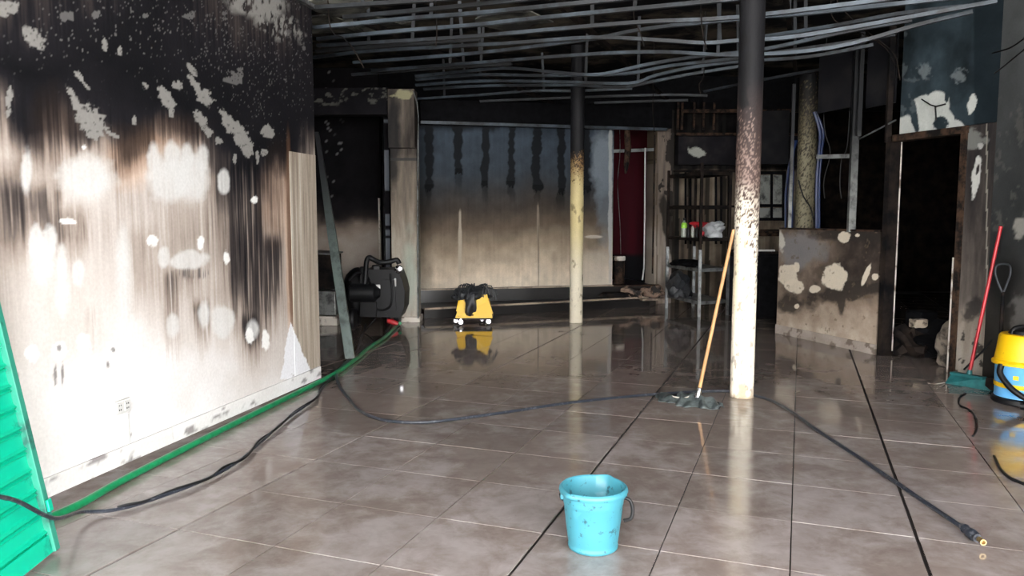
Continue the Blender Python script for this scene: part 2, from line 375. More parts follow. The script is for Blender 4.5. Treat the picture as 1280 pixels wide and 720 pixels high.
# ================================================================ SHELL behind everything (sooted, in deep shade)
def plain_wall(name, a, b, z0, z1, m, label, th=.15):
    o = MB().bar((a[0], a[1], (z0+z1)/2), (b[0], b[1], (z0+z1)/2), th, z1-z0).build(name, m); return tag(o, label, 'wall', None, 'structure')
plain_wall('wall_far_left', (-5.6, 6.2), (-5.6, 13.9), -.05, 3.5, M_SOOT, 'soot-black side wall of the recess behind the white wall')
plain_wall('wall_recess', (-5.6, 6.45), (-1.72, 6.45), -.05, 3.5, M_SOOT, 'soot-black return wall closing the recess behind the white wall')
plain_wall('wall_far_back', (-5.6, 13.9), (8.2, 13.9), -.05, 3.5, M_SOOTB, 'soot-black rear wall seen through the gaps at the back')
plain_wall('wall_far_right', (8.2, 13.9), (8.2, 6.1), -.05, 3.5, M_SOOT, 'soot-black side wall of the room behind the half wall')
plain_wall('wall_store', (8.2, 6.1), (4.15, 6.1), -.05, 3.5, M_SOOT, 'soot-black wall inside the dark doorway')
M_CEIL = mat('burnt_ceiling', (.10, .085, .068), .9, c2=(.006, .006, .008), thr=(.47, .62), scale=1.6, bump=.7, spec=.1)
ce = MB().box((1.2, 7.1, 3.5), (14, 13.8, .12)).build('ceiling', M_CEIL); tag(ce, 'burnt soot-blackened ceiling slab above the metal channels', 'ceiling', None, 'structure')

cn_ = MB().box((1.2, -.75, 3.5), (14, 1.8, .14)).build('sky_blocker', M_PAVE); tag(cn_, 'concrete slab added out of view over the shop front to cut sky light', 'sky_blocker', None, 'structure')  # unseen overhang, added to hold sky light off the near floor and wall
# ================================================================ LEFT WALL
LX = [0, 40, 80, 120, 160, 200, 240, 280, 320, 360, 395]; LY = [0, 40, 80, 120, 160, 190, 220, 260, 300, 340, 380, 420, 460, 520, 620]
LD = [[.70, .84, .85, .85, .90, .92, .88, .80, .78, .82, .86],
      [.86, .84, .88, .90, .94, .94, .88, .86, .80, .82, .88],
      [.95, .97, .96, .96, .97, .97, .94, .92, .90, .90, .90],
      [.55, .88, .86, .92, .96, .97, .97, .96, .94, .93, .92],
      [.42, .90, .72, .86, .88, .66, .82, .97, .96, .95, .94],
      [.30, .62, .48, .30, .74, .36, .42, .93, .97, .95, .50],
      [.56, .40, .36, .16, .34, .15, .16, .72, .66, .50, .36],
      [.54, .46, .26, .22, .30, .30, .34, .54, .52, .44, .34],
      [.52, .36, .42, .24, .26, .34, .42, .46, .56, .40, .33],
      [.34, .20, .26, .18, .20, .30, .30, .36, .54, .38, .33],
      [.30, .15, .18, .16, .14, .20, .24, .30, .48, .34, .31],
      [.24, .13, .15, .14, .10, .13, .19, .24, .42, .24, .29],
      [.17, .12, .11, .09, .07, .07, .10, .12, .16, .11, .24],
      [.12, .10, .07, .05, .03, .03, .03, .04, .04, .05, .1],
      [.12, .10, .06, .04, .03, .03, .03, .03, .03, .03, .05]]
def flake(x, y):
    q = (fbm(x*.15, y*.15, 99, 3)-.5)*5
    return ((y > 403)*(x+q > 362-(y-403)*.15)*(x+q < 363+(y-403)*.40)*(y < 474)).astype(float)
def p_left(x, y, s, z):
    wx = (fbm(s*2.2, z*2.2, 11)-.5)*46; wy = (fbm(s*2.8, z*2.0, 21)-.5)*52
    D = grid_interp(x+wx, y+wy, LX, LY, LD)
    st = fbm(s*45, z*1.6, 31, 4); st2 = fbm(s*120, z*3.0, 41, 3)           # run marks
    mid = sstep(.10, .35, D)*(1-sstep(.8, .95, D))
    D = D+mid*((st-.5)*.34+(st2-.5)*.22)+(fbm(s*4, z*4, 51)-.5)*.10
    # grey streak masses
    def streak(x0, x1, y0, y1, amt, seed):
        n = fbm(s*60, z*1.3, seed, 3); top = sstep(y0-14, y0+10, y); bot = 1-sstep(y1-70, y1, y+(n-.5)*130)
        return sstep(x0-5, x0+5, x)*(1-sstep(x1-5, x1+5, x))*top*bot*amt*sstep(.30, .62, n+.1)
    D = D+streak(288, 330, 205, 440, .24, 61)+streak(0, 76, 235, 345, .20, 62)+streak(205, 225, 340, 460, .3, 63)+streak(240, 262, 380, 450, .42, 64)+streak(330, 352, 300, 430, .26, 65)+streak(80, 112, 262, 322, .3, 66)+streak(160, 190, 290, 420, .12, 67)+streak(108, 124, 390, 440, .3, 68)+streak(300, 322, 400, 470, .4, 69)+streak(225, 250, 340, 392, .3, 70)
    D = D-.30*D*(1-sstep(.42, .68, D))
    c = soot(D)
    # browned smoke
    br = dab(x, y, 66, 150, 30, 34, .9, 0, .5, 5, .03)*.5+dab(x, y, 165, 195, 34, 34, .8, 0, .5, 6, .04)*.9+dab(x, y, 347, 245, 20, 55, .8, 0, .3, 7, .04)*.7
    br = br+dab(x, y, 362, 310, 5, 118, .5, -1, .15, 8, .04)*1.0+dab(x, y, 215, 165, 40, 22, .8, 0, .5, 9, .05)*.6
    c = mix(c, c*np.array((1.12, .92, .78))+np.array((.016, .009, .004)), np.clip(br, 0, 1)*.85)
    c = mix(c, (.12, .065, .04), dab(x, y, 363, 300, 3.6, 120, .5, -1.2, .15, 8, .04)*.8)
    # hand-wiped pale areas with rounded upper fingers
    wipes = [(108, 222, 33, 26, .5), (212, 226, 28, 26, .3), (240, 222, 22, 28, .3), (192, 198, 8, 17, .4), (215, 195, 10, 18, .4), (234, 197, 8, 16, .4), (253, 198, 8, 18, .4),
             (45, 303, 9, 24, .3), (62, 304, 9, 22, .3), (54, 330, 15, 30, .8), (77, 330, 6, 24, .5), (98, 342, 8, 18, .4), (153, 320, 7, 34, .8), (155, 365, 9, 60, .9), (216, 407, 8, 15, .4),
             (236, 325, 24, 12, .25), (205, 322, 7, 13, .3), (278, 402, 14, 20, .3), (280, 227, 7.5, 15, .25), (316, 412, 7, 12, .5), (166, 412, 7, 16, .6), (33, 215, 6, 26, .5), (255, 395, 7, 16, .5), (78, 365, 9, 30, .8)]
    for i, (cx, cy, rx, ry, sf) in enumerate(wipes):
        c = mix(c, (.62, .62, .605), dab(x, y, cx, cy, rx, ry, sf+.06, 0, .26, 100+i, .10)*(.55+.45*fbm(s*50, z*2, 97)))
    # runs below wipe edges
    c = mix(c, (.09, .08, .08), dab(x, y, 240, 342, 22, 6, .6, 0, .5, 140, .2)*sstep(.45, .6, fbm(s*90, z*2, 88, 2))*.8)
    # bare flakes where the soot skin has fallen
    peels = [(112, 148, 19, 13, 35), (118, 162, 14, 10, 0), (95, 128, 5, 17, -28), (140, 168, 8, 3, 20), (100, 97, 3, 14, -38), (208, 122, 7, 13, -30), (214, 138, 4, 9, 0), (244, 108, 4, 15, -30), (256, 122, 8, 13, -38),
             (222, 107, 5, 7, -30), (250, 148, 6, 9, -30), (258, 163, 5, 8, -40), (284, 152, 6, 15, -22), (298, 162, 6, 14, -25), (306, 178, 8, 17, -28), (310, 188, 6, 7, 0), (335, 165, 7, 9, 0), (330, 190, 4, 5, 0),
             (274, 176, 6, 4, 30), (322, 197, 2.4, 7, 0), (293, 198, 2.4, 5, 0), (44, 50, 11, 9, 40), (131, 54, 3.5, 9, -10), (149, 64, 3, 6, 0), (36, 40, 9, 8, 30), (240, 87, 3, 8, -40), (182, 107, 5, 3, 45), (167, 149, 3, 5, 0),
             (7, 10, 16, 9, 0), (11, 125, 4, 18, 0)]
    pm = np.zeros_like(x)
    for i, (cx, cy, rx, ry, rot) in enumerate(peels):
        pm = np.maximum(pm, dab(x, y, cx, cy, rx, ry, .12, rot, .85, 200+i, .20))
    hole = sstep(.70, .74, fbm(x*.28, y*.28, 77, 3)); pm = pm*(1-hole*.5)
    # large bare area by the ceiling, broken up by soot runs
    big = dab(x, y, 318, 0, 40, 25, .35, 12, .35, 301, .05)*sstep(.30, .42, fbm(x*.35+3, y*.10, 78, 3))
    big2 = dab(x, y, 345, 28, 34, 16, .5, 35, .5, 302, .09)*sstep(.50, .58, fbm(x*.35, y*.12, 79, 3))
    pm = np.maximum(pm, np.maximum(big, big2))
    # fine speckle of popped soot
    den = np.clip(dab(x, y, 225, 30, 120, 60, 1.2, 10, .3, 303, .02)+dab(x, y, 340, 70, 60, 80, 1.2, 0, .3, 304, .02)+dab(x, y, 60, 40, 60, 50, 1.2, 0, .3, 305, .02)*.7, 0, 1)
    sp = sstep(.80-.11*den*fbm(x*.05, y*.05, 83, 3)*1.6, .86-.11*den, fbm(x*.8, y*.42, 80, 3))*.7*np.clip(den*1.5+.12, 0, 1)*sstep(.7, .85, D)
    c = mix(c, (.20, .195, .19), np.maximum(sp*.8, 0)); c = mix(c, (.25, .243, .228), pm*.93)
    # flat white scraped flake low at the end and small chips
    tri = flake(x, y)
    c = mix(c, (.74, .75, .78), tri*.95)
    for i, (cx, cy, rx, ry) in enumerate([(84, 277, 10, 4), (191, 301, 6, 8), (251, 303, 4, 8), (283, 322, 4, 8), (318, 250, 4, 5), (312, 420, 5, 12), (396, 425, 3, 9), (105, 184, 3, 2), (74, 440, 9, 12), (105, 430, 8, 14), (140, 440, 6, 12), (40, 442, 9, 11), (332, 425, 5, 12)]):
        c = mix(c, (.82, .82, .80), dab(x, y, cx, cy, rx, ry, .25, 0, .5, 400+i, .2)*.9)
    for i, (cx, cy, rx, ry) in enumerate([(74, 435, 3, 5), (141, 437, 3, 4), (135, 456, 2, 4), (20, 475, 3, 10), (69, 470, 2, 12), (78, 468, 1.5, 14)]):
        c = mix(c, (.12, .11, .105), dab(x, y, cx, cy, rx, ry, .5, 0, .6, 420+i, .3)*.8)
    # grime above the skirting
    c = mix(c, (.25, .22, .2), sstep(.72, .8, fbm(s*9, z*14, 90))*(z < .2)*.8)
    return c
WL0 = (-2.976, .2); WL1 = (-1.57, 6.26)
wl = wall('wall_left', WL0, WL1, .035, 2.97, p_left, .14, .0085, -1, label='white partition wall with soot-blackened top and drip streaks, left side')
def onwall(px, py):   # point on the left wall face
    d = ray(px, py); ax, ay = WL0; bx, by = WL1[0]-ax, WL1[1]-ay
    # solve (d.x,d.y)*t = a + b*s
    det = d[0]*(-by)-d[1]*(-bx); t = (ax*(-by)-ay*(-bx))/det
    return Vector((d[0]*t, d[1]*t, CAMH+d[2]*t))
wd = Vector((WL1[0]-WL0[0], WL1[1]-WL0[1], 0)).normalized(); wn = Vector((wd.y, -wd.x, 0))     # wn points into the room
Rw = Matrix((wd, wn, Vector((0, 0, 1)))).transposed()
# skirting board, in two lengths
def on_base(t, z, off): return Vector((WL0[0], WL0[1], 0))+wd*t+wn*off+Vector((0, 0, z))
Lw = (Vector(WL1)-Vector(WL0)).length
def p_skirt(x, y, s, z):
    c = soot(.01+.06*fbm(s*3, z*9, 500)+0*x); return mix(c, (.12, .10, .10), sstep(.62, .72, fbm(s*7, z*25, 501))*.75)
for i, (a, b) in enumerate([(0, 4.35), (4.354, Lw-.01)]):
    pa = on_base(a, 0, .012); pb = on_base(b, 0, .012)
    wall('baseboard_left' , pa[:2], pb[:2], .04, .135, p_skirt, .0118, .015, -1, label=['white skirting board along the near part of the left wall', 'white skirting board along the far part of the left wall'][i], cat='baseboard')
# pale upright board closing the end of the wall
def p_end(x, y, s, z):
    D = .30+(fbm(s*50, z*1.5, 510)-.5)*.42+sstep(2.0, 2.15, z)*.3*sstep(.4, .6, fbm(s*30, z*5, 511)); return soot(D)*np.array((1, 1.0, .93))
pe0 = onwall(364, 300); z_e = onwall(380, 192).z
t0 = (Vector((pe0.x, pe0.y))-Vector(WL0)).length
wall('trim_1', on_base(t0, 0, .004)[:2], on_base(Lw-.002, 0, .004)[:2], .14, z_e, lambda x, y, s, z: mix(p_end(x, y, s, z), (.74, .75, .78), flake(x, y)*.95), .0038, .01, -1, label='beige upright board closing the far end of the white wall', cat='trim')
# metal angle on top of the wall
o = MB().bar(on_base(1, 2.985, .01), on_base(Lw, 2.985, .01), .06, .03).build('trim_2', M_GALV2); tag(o, 'grey metal track along the top of the left wall', 'trim', None, 'structure')
# socket with its conduit
c = onwall(151, 508)
sk = thing('wall_socket', 'white double power socket low on the left wall', 'socket', c)
def wb(c, d, o=0): return MB().box(Vector(c)+wn*o, d, Rw, min(d)*.2)
wb(c, (.115, .014, .075), .007).build('cover_plate', M_WHITE, sk)
for k in (-.028, .028):
    f = wb(c+wd*k, (.036, .006, .05), .016).build('socket_face', M_WHITE, sk)
    for dz in (-.012, .012): MB().box(c+wd*(k-.006)+wn*.020+Vector((0, 0, dz)), (.004, .003, .008), Rw).box(c+wd*(k+.006)+wn*.020+Vector((0, 0, dz)), (.004, .003, .008), Rw).build('slot', M_BLACK, f)
cc = onwall(158.5, 518); MB().bar(cc+wn*.006, Vector((cc.x, cc.y, .14))+wn*.006, .013, .01, up=wn).build('conduit', M_WHITE, sk)

# ================================================================ BACK: left recess wall, pillar, big panel
def p_backleft(x, y, s, z):
    D = np.interp(y+(fbm(s*2, z*2, 600)-.5)*46, [110, 150, 240, 268, 282, 300, 400], [.93, .96, .97, .80, .36, .22, .16])+(fbm(s*6, z*6, 601)-.5)*.12
    c = soot(D)*np.array((.85, .82, .78)); sp = sstep(.72, .76, fbm(x*.3, y*.3, 602, 2))*(y < 250)*(x > 405)*(x < 430)
    return mix(c, (.3, .3, .3), sp*.6)
wall('wall_back_left', (-5.5, 11.25), (-1.90, 11.25), 0, 3.44, p_backleft, .1, .03, -1, label='recess wall, brown-beige below and black above, behind the dark machine')
o = MB().box((-1.905, 11.2, .8), (.02, .06, 1.6)).build('trim_3', M_CREAM); tag(o, 'thin pale corner bead on the recess wall', 'trim', None, 'structure')
# strip of flaking paint between recess and pillar
def p_strip(x, y, s, z):
    c = soot(.9+0*x); return mix(c, (.20, .22, .25), sstep(.56, .60, fbm(s*25, z*7, 610))*(y > 145)*.95)
wall('wall_return', (-1.84, 11.1), (-1.66, 10.2), 0, 2.9, p_strip, .06, .015, -1, label='black return with flaking pale paint edge beside the pillar')
PLX0, PLX1, PLY = -1.545, -1.185, 9.82
def p_pillar(x, y, s, z):
    D = np.interp(y, [105, 112, 130, 192, 200, 230, 270, 300, 340, 400], [.8, .55, .62, .60, .52, .50, .42, .30, .25, .22])+(fbm(s*16, z*2.2, 620)-.5)*.36+(fbm(s*60, z*6, 621)-.5)*.1
    c = soot(D)*np.array((.95, .97, .90)); c = mix(c, (.02, .02, .022), dab(x, y, 490, 170, 9, 60, .6, 0, .4, 622, .06)*.85)
    c = mix(c, (.38, .36, .22), dab(x, y, 503, 118, 12, 6, .2, 0, .8, 623, .2)*.9)
    c = mix(c, (.40, .50, .43), dab(x, y, 512, 340, 8, 40, .9, 0, .5, 624, .06)*.5)
    return mix(c, (.05, .05, .05), (np.abs(y-199) < 2)*(x < 522)*.9)
pil = thing('clad_pillar', 'grey plasterboard-clad pillar at the back left beside the dark machine', 'pillar', ((PLX0+PLX1)/2, PLY+.16, 0))
wall('upper_cladding', (PLX0, PLY), (PLX1-.03, PLY), 2.20, 2.92, p_pillar, .30, .012, -1, parent=pil)
wall('lower_cladding', (PLX0+.02, PLY+.012), (PLX1-.012, PLY+.012), .07, 2.19, p_pillar, .30, .012, -1, parent=pil)
MB().box(((PLX0+PLX1)/2+.005, PLY+.15, .035), (PLX1-PLX0+.01, .34, .07), None, .006).build('plinth', M_CREAM, pil)
MB().tube([AY(517, 114, PLY-.03), AY(521, 128, PLY-.03), AY(523, 145, PLY-.03), AY(522, 240, PLY-.03), AY(522.5, 398, PLY-.03)], .009, 8).build('conduit', M_GALV2, pil, True)

BP0 = (-1.45, 10.965); BP1 = (1.515, 11.70)
def p_panel(x, y, s, z):
    n = (fbm(s*1.6, z*1.6, 630)-.5)
    yy = y+n*30
    base = np.stack([np.interp(yy, [155, 170, 215, 240, 262, 285, 310, 340, 366], v) for v in
                     ([.035, .050, .046, .044, .060, .13, .32, .58, .78], [.047, .066, .058, .044, .050, .10, .255, .48, .69], [.062, .086, .072, .045, .042, .074, .185, .37, .56])], 1)
    base = base*(1+(fbm(s*7, z*7, 631)-.5)[:, None]*.5+(fbm(s*40, z*2, 635)-.5)[:, None]*.25)
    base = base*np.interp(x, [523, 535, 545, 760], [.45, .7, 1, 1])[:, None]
    for i, (cx, w, y0, y1) in enumerate([(535.5, 4.5, 150, 238), (572, 5.5, 150, 218), (606, 4.5, 150, 234), (639, 5, 150, 234), (671, 6, 150, 239), (702, 4.5, 150, 243), (733, 5, 150, 240)]):
        ww = w*(.25+1.4*fbm(z*9+0*s, z*0+i*5.3, 640+i, 3)); cen = cx+(fbm(z*5+0*s, z*0+i, 650+i, 2)-.5)*4
        m = sstep(ww+1, ww-1, np.abs(x-cen))*(y < y1+(fbm(s*60, z*2, 660+i)-.5)*14)*(y > y0)
        base = mix(base, (.010, .011, .013), m*.96)
        m2 = sstep(ww*.9+1, ww*.9-1, np.abs(x-cen))*(1-sstep(y1, y1+28, y))*(y >= y1-8); base = mix(base, base*.45, m2*.8)
    base = mix(base, (.012, .013, .015), (1-sstep(156, 166, y+(fbm(s*6, z*0+1, 670)-.5)*14))*(x < 625)*.95)
    base = mix(base, (.24, .28, .32), dab(x, y, 752, 205, 13, 42, .6, 0, .5, 671, .08)*.8)
    base = mix(base, (.16, .19, .22), dab(x, y, 757, 250, 10, 50, .8, 0, .6, 672, .08)*.6)
    base = mix(base, (.42, .43, .42), dab(x, y, 763, 250, 2.5, 110, .3, 0, .5, 673, .1)*.8)
    base = mix(base, (.44, .38, .30), dab(x, y, 575, 306, 2.2, 42, .4, 0, .25, 674, .1)*.9)
    base = mix(base, (.28, .23, .18), dab(x, y, 672.5, 280, 1.6, 26, .4, 0, .25, 675, .1)*.8)
    base = mix(base, (.10, .085, .07), dab(x, y, 673, 320, .9, 45, .4, 0, .2, 676, .1)*.6)
    base = mix(base, (.60, .54, .46), dab(x, y, 742, 296, 11, 2, .3, 0, .15, 677, .1)*.8)
    base = mix(base, base*.7, dab(x, y, 742, 305, 10, 9, .5, 0, .2, 678, .1)*.7)
    base = mix(base, (.5, .46, .40), dab(x, y, 745, 345, 22, 30, 1, 0, .4, 679, .05)*.5)
    return base
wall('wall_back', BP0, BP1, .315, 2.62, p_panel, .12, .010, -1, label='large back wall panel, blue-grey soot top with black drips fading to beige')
# black area and beam above the panel
o = MB().bar((-1.3, 11.0, 2.80), (2.35, 11.95, 2.80), .34, .30).build('beam', M_SOOT); tag(o, 'heavy charred beam running above the back wall panel', 'beam', None, 'structure')
o = MB().bar((-1.25, 10.78, 2.625), (2.3, 11.70, 2.625), .05, .04).build('trim_4', M_GALV); tag(o, 'sooty metal rail under the charred beam above the back wall', 'trim', None, 'structure')
plain_wall('wall_over_back', (-5.5, 11.35), (8.1, 12.35), 2.95, 3.44, M_SOOT, 'black strip of wall over the charred beam', .1)
# soffit with flaking paint at the back left
def p_soff(x, y, s, z):
    c = soot(.88+(fbm(s*5, z*5, 680)-.5)*.2); return mix(c, (.22, .22, .19), sstep(.62, .68, fbm(s*9, z*16, 681))*.5*sstep(2.72, 2.8, z+.05*np.sin(s*9))*.8)
wall('wall_soffit', (-3.2, 10.0), (-1.56, 9.9), 2.62, 2.95, p_soff, .2, .015, -1, label='blackened soffit with flaking edge left of the pillar')
# step platform
st = thing('step', 'dark two-level step with beige nosing along the back wall', 'step', (0, 11, 0), None, 'structure')
f0 = Vector((-1.16, 10.19, 0)); f1 = Vector((2.05, 11.50, 0)); b1 = Vector((2.2, 11.80, 0)); b0 = Vector((-1.4, 10.95, 0))
MB().prism([f0, f1, b1, b0], (0, 0, 0), (0, 0, .115)).build('lower_riser', M_STEP, st)
dn = (f1-f0).normalized()
MB().bar(f0+Vector((0, 0, .125)), f1+Vector((0, 0, .145)), .06, .022).build('nosing', M_NOSE, st)
bd = Vector((BP1[0]-BP0[0], BP1[1]-BP0[1], 0)).normalized(); bn = Vector((bd.y, -bd.x, 0))
q0 = Vector((BP0[0], BP0[1], 0))+bn*.03; q1 = Vector((2.2, BP1[1]+(2.2-BP1[0])*bd.y/bd.x, 0))+bn*.03
MB().prism([q0, q1, q1-bn*1.6, q0-bn*1.6], (0, 0, .10), (0, 0, .295)).build('upper_riser', M_STEP, st)
MB().bar(q0+Vector((0, 0, .303)), Vector((BP1[0], BP1[1], .303))+bn*.03, .045, .02).build('nosing', M_NOSE, st)
MB().bar(Vector((BP1[0]+.01, BP1[1], .29)), q1+Vector((0, 0, .29)), .06, .02).build('nosing', M_WOODC, st)

# ================================================================ doorway with red beyond
def p_red(x, y, s, z): return mix(soot(.97+0*x), (.045, .002, .006), (sstep(322, 315, y)*(.55+.45*fbm(s*9, z*1, 690))))
wall('wall_red', (1.55, 12.9), (2.9, 12.9), .2, 3.2, p_red, .05, .02, -1, label='dark red painted wall seen through the back doorway')
d2 = thing('door_2', 'charred door frame around the dark red back doorway', 'door frame', (1.85, 11.8, .3), None, 'structure')
MB().box(AY(818, 250, 11.95)+Vector((0, 0, .05)), (.05, .12, 2.35)).build('jamb', M_WOODC, d2)
MB().bar(AY(766, 189, 11.74), AY(817, 187, 11.86), .03, .045).build('transom', M_GALV2, d2)
MB().bar(AY(766, 158, 11.74), AY(822, 158, 11.9), .1, .08).build('lintel', M_WOODC, d2)
o = MB().tube([AY(806.5, 185, 11.80), AY(806, 260, 11.80), AY(805, 335, 11.80), AY(803, 350, 11.8)], .011, 8).build('conduit_pipe', M_WHITE, None, True); tag(o, 'thin white upright pipe inside the red back doorway', 'pipe')
o = MB().tube([AY(783, 150, 11.7), AY(784, 168, 11.7), AY(785, 185, 11.68), AY(783, 205, 11.68), AY(782, 217, 11.68)], [.02, .045, .05, .04, .015], 8).build('burnt_rag', M_WOODC, None, True); tag(o, 'charred strip hanging at the top of the red back doorway', 'rag')
o = MB().tube(smoothline([AY(774, 140, 11.6), AY(775, 190, 11.6), AY(772, 230, 11.6), AY(775, 280, 11.6), AY(776, 318, 11.6)]), .004, 5).build('dangling_wire', M_GALV2, None, True); tag(o, 'thin pale wire dangling in the red back doorway', 'wire')
can = thing('metal_can', 'rusty tall can with pale rim standing inside the back doorway', 'can', AY(773.5, 357, 11.98))
cz = .30; cx, cy = AY(773.5, 350, 12.0).x, 12.0
MB().lathe([(.085, cz), (.09, cz+.01), (.088, cz+.18), (.092, cz+.2), (.088, cz+.22), (.09, cz+.36)], (cx, cy, 0), 20).build('can_body', M_WOODC, can, True)
MB().lathe([(.092, cz+.36), (.098, cz+.37), (.098, cz+.42), (.085, cz+.425), (.08, cz+.38)], (cx, cy, 0), 20).build('can_rim', M_CREAM, can, True)
# white stub wall with torn paint
def p_stub(x, y, s, z):
    D = np.interp(y, [140, 165, 230, 270, 300, 380], [.75, .55, .48, .42, .30, .28])+(fbm(s*30, z*2, 700)-.5)*.3
    c = soot(D)*np.array((.93, .92, .88)); c = mix(c, (.02, .018, .017), (fbm(s*9, z*5, 701)+(x-828)*.012 > .56)*(y < 270)*.92)
    c = mix(c, (.025, .02, .018), sstep(-6, 0, (y-235)*.30-(x-818)*-1-0)*0)
    c = mix(c, (.02, .018, .016), dab(x, y, 836, 285, 7, 40, .3, -12, .4, 702, .08)*.9)
    c = mix(c, (.07, .05, .03), (np.abs(x-821) < .8)*.7)
    return c
wall('wall_stub', (2.18, 11.86), (2.46, 11.95), 0, 2.95, p_stub, .3, .012, -1, label='narrow scorched white wall pier between back doorway and shelf rack')
# rubble on the step in front of the doorway
for i, (px, py, Y, d, nm, m, lab, cat) in enumerate([
        (784, 365, 11.45, (.24, .2, .17), 'burnt_cushion', M_RUB, 'burnt round foam lump at the left end of the step debris', 'debris'),
        (797, 366, 11.50, (.17, .16, .13), 'burnt_cushion', M_RUB, 'small pale burnt lump second from left on the step', 'debris'),
        (811, 364, 11.55, (.26, .2, .16), 'burnt_cushion', M_RUB, 'burnt foam lump at the middle right of the step debris', 'debris'),
        (821, 360, 11.50, (.22, .18, .20), 'burnt_cushion', M_RUB, 'tallest burnt foam lump beside the white pier on the step', 'debris')]):
    p = AY(px, py, Y-.04); o = MB().blob((p.x, Y-.04, .135+d[2]*.45), d, i+3, .4).build(nm, m, None, True); tag(o, lab, cat)
o = MB().blob((1.55, 11.36, .19), (.55, .12, .09), 31, .3).build('charred_plank', M_SOOTB, None, True); tag(o, 'long low heap of black ash along the step edge', 'ash')
o = MB().box(AY(815, 374, 11.35), (.34, .12, .03), Matrix.Rotation(.25, 3, 'Z')).build('broken_board', M_NOSE); tag(o, 'pale broken board overhanging the right end of the step', 'board')

# ================================================================ wall behind the shelf rack
def p_rackwall(x, y, s, z):
    D = np.interp(y, [160, 210, 215, 240, 300, 380], [.93, .95, .42, .40, .42, .42])+(fbm(s*14, z*1.2, 710)-.5)*.55+(fbm(s*5, z*5, 711)-.5)*.35
    c = soot(D)*np.array((.62, .60, .52))
    for xx in (846, 862, 884, 905, 925): c = mix(c, (.012, .011, .01), (np.abs(x-xx) < 1.6+2*fbm(s*4, z*3, 712))*.85)
    c = mix(c, (.012, .012, .012), (np.abs(x-842) < 7)*(y > 215)*(y < 345)*.8)
    return mix(c, (.30, .31, .28), dab(x, y, 872, 190, 11, 6, .15, 20, .5, 713, .15)*(1)*.9)
wall('wall_back_right', (2.44, 12.02), (4.75, 12.3), 0, 2.95, p_rackwall, .1, .018, -1, label='sooty boarded wall behind the metal shelf rack')
def p_bulk(x, y, s, z):
    c = soot(.86+(fbm(s*5, z*5, 720)-.5)*.25); return mix(c, (.36, .37, .33), dab(x, y, 872, 190, 11, 6, .15, 20, .5, 721, .15)*.95)
wall('wall_bulkhead', (2.5, 11.8), (4.5, 12.05), 2.12, 2.55, p_bulk, .15, .015, -1, label='black bulkhead with one pale peeled patch above the shelf rack')
o = MB().bar((2.45, 11.72, 2.56), (4.5, 11.98, 2.58), .05, .04).bar((2.5, 11.6, 2.88), (4.3, 11.85, 2.92), .05, .05).build('beam', M_WOODC); tag(o, 'charred battens above the bulkhead over the shelf rack', 'beam', None, 'structure')
for i, x_ in enumerate((848, 853, 868, 880, 893)):
    a = AY(x_, 128, 11.7); b = AY(x_-1, 162, 11.7); o = MB().bar(a, b, .03, .03).build('stud', M_WOODC); tag(o, 'charred short stud above the bulkhead, %s from the left' % ['first', 'second', 'third', 'fourth', 'fifth'][i], 'stud', None, 'structure')
# black security grille in front of that wall
gr = thing('window_grille', 'black burnt metal grille of upright bars behind the shelf rack', 'grille', (3.0, 12.0, 1.0))
for x_ in (857, 863, 877, 895, 901.5, 911):
    a = AY(x_, 213, 12.02); b = AY(x_, 305, 12.02); MB().bar(a, b, .032, .025).build('bar', M_SOOT, gr)
for y_ in (214, 258): MB().bar(AY(835, y_, 12.0), AY(920, y_, 12.0), .03, .035).build('crossbar', M_SOOTB, gr)
# window right of the near column
wn1 = thing('window_1', 'small sooty window with black glazing bars right of the near column', 'window', AY(965, 250, 11.6), None, 'structure')
for a, b in (((947, 216), (981, 216)), ((947, 274), (981, 274)), ((947, 257), (981, 257))):
    MB().bar(AY(*a, 11.6), AY(*b, 11.6), .05, .045).build('window_frame', M_SOOT, wn1)
for x_, y0, y1 in ((947, 214, 276), (980, 214, 276)): MB().bar(AY(x_, y0, 11.6), AY(x_, y1, 11.6), .05, .05).build('window_frame', M_SOOT, wn1)
MB().bar(AY(964.5, 216, 11.6), AY(964.5, 274, 11.6), .03, .03).build('glazing_bar', M_SOOT, wn1)
M_PANE = mat('sooty_pane', (.24, .25, .23), .3, c2=(.04, .04, .04), thr=(.38, .5), scale=5)
for x0, x1, y0, y1 in ((949, 963, 219, 255), (966, 978, 219, 255), (949, 963, 260, 272), (966, 978, 260, 272)):
    a = AY(x0, y1, 11.62); b = AY(x1, y0, 11.62); MB().box((a+b)/2, (b.x-a.x, .008, b.z-a.z)).build('pane', M_PANE, wn1)
# dark counter below the window, with shelf board
ct = thing('dark_counter', 'black burnt counter with a pale worktop edge behind the near column', 'counter', (3.1, 10.3, 0))
a = AY(921, 398, 10.15); b = AY(972, 398, 10.15)
MB().box(((a.x+b.x)/2, 10.4, .43), (b.x-a.x, .5, .86), None, .01).build('cabinet_body', M_SOOT, ct)
MB().box(((a.x+b.x)/2, 10.39, .875), (b.x-a.x+.04, .56, .03), None, .006).build('worktop', M_SOOTB, ct)
MB().box(((a.x+b.x)/2-.2, 10.143, .43), (.36, .015, .78), None, .004).build('cabinet_door', M_SOOT, ct)
MB().box(((a.x+b.x)/2+.2, 10.143, .43), (.36, .015, .78), None, .004).build('cabinet_door', M_SOOT, ct)
MB().bar(AY(944, 313, 10.08), AY(968, 313, 10.08), .05, .022).build('edge_strip', M_WHITE, ct)
o = MB().bar(AY(940, 290, 11.4), AY(975, 290, 11.4), .25, .03).bar(AY(940, 291, 11.5), AY(975, 291, 11.5), .05, .1).build('wall_shelf', M_WOODC); tag(o, 'charred brown shelf board under the small sooty window', 'shelf')

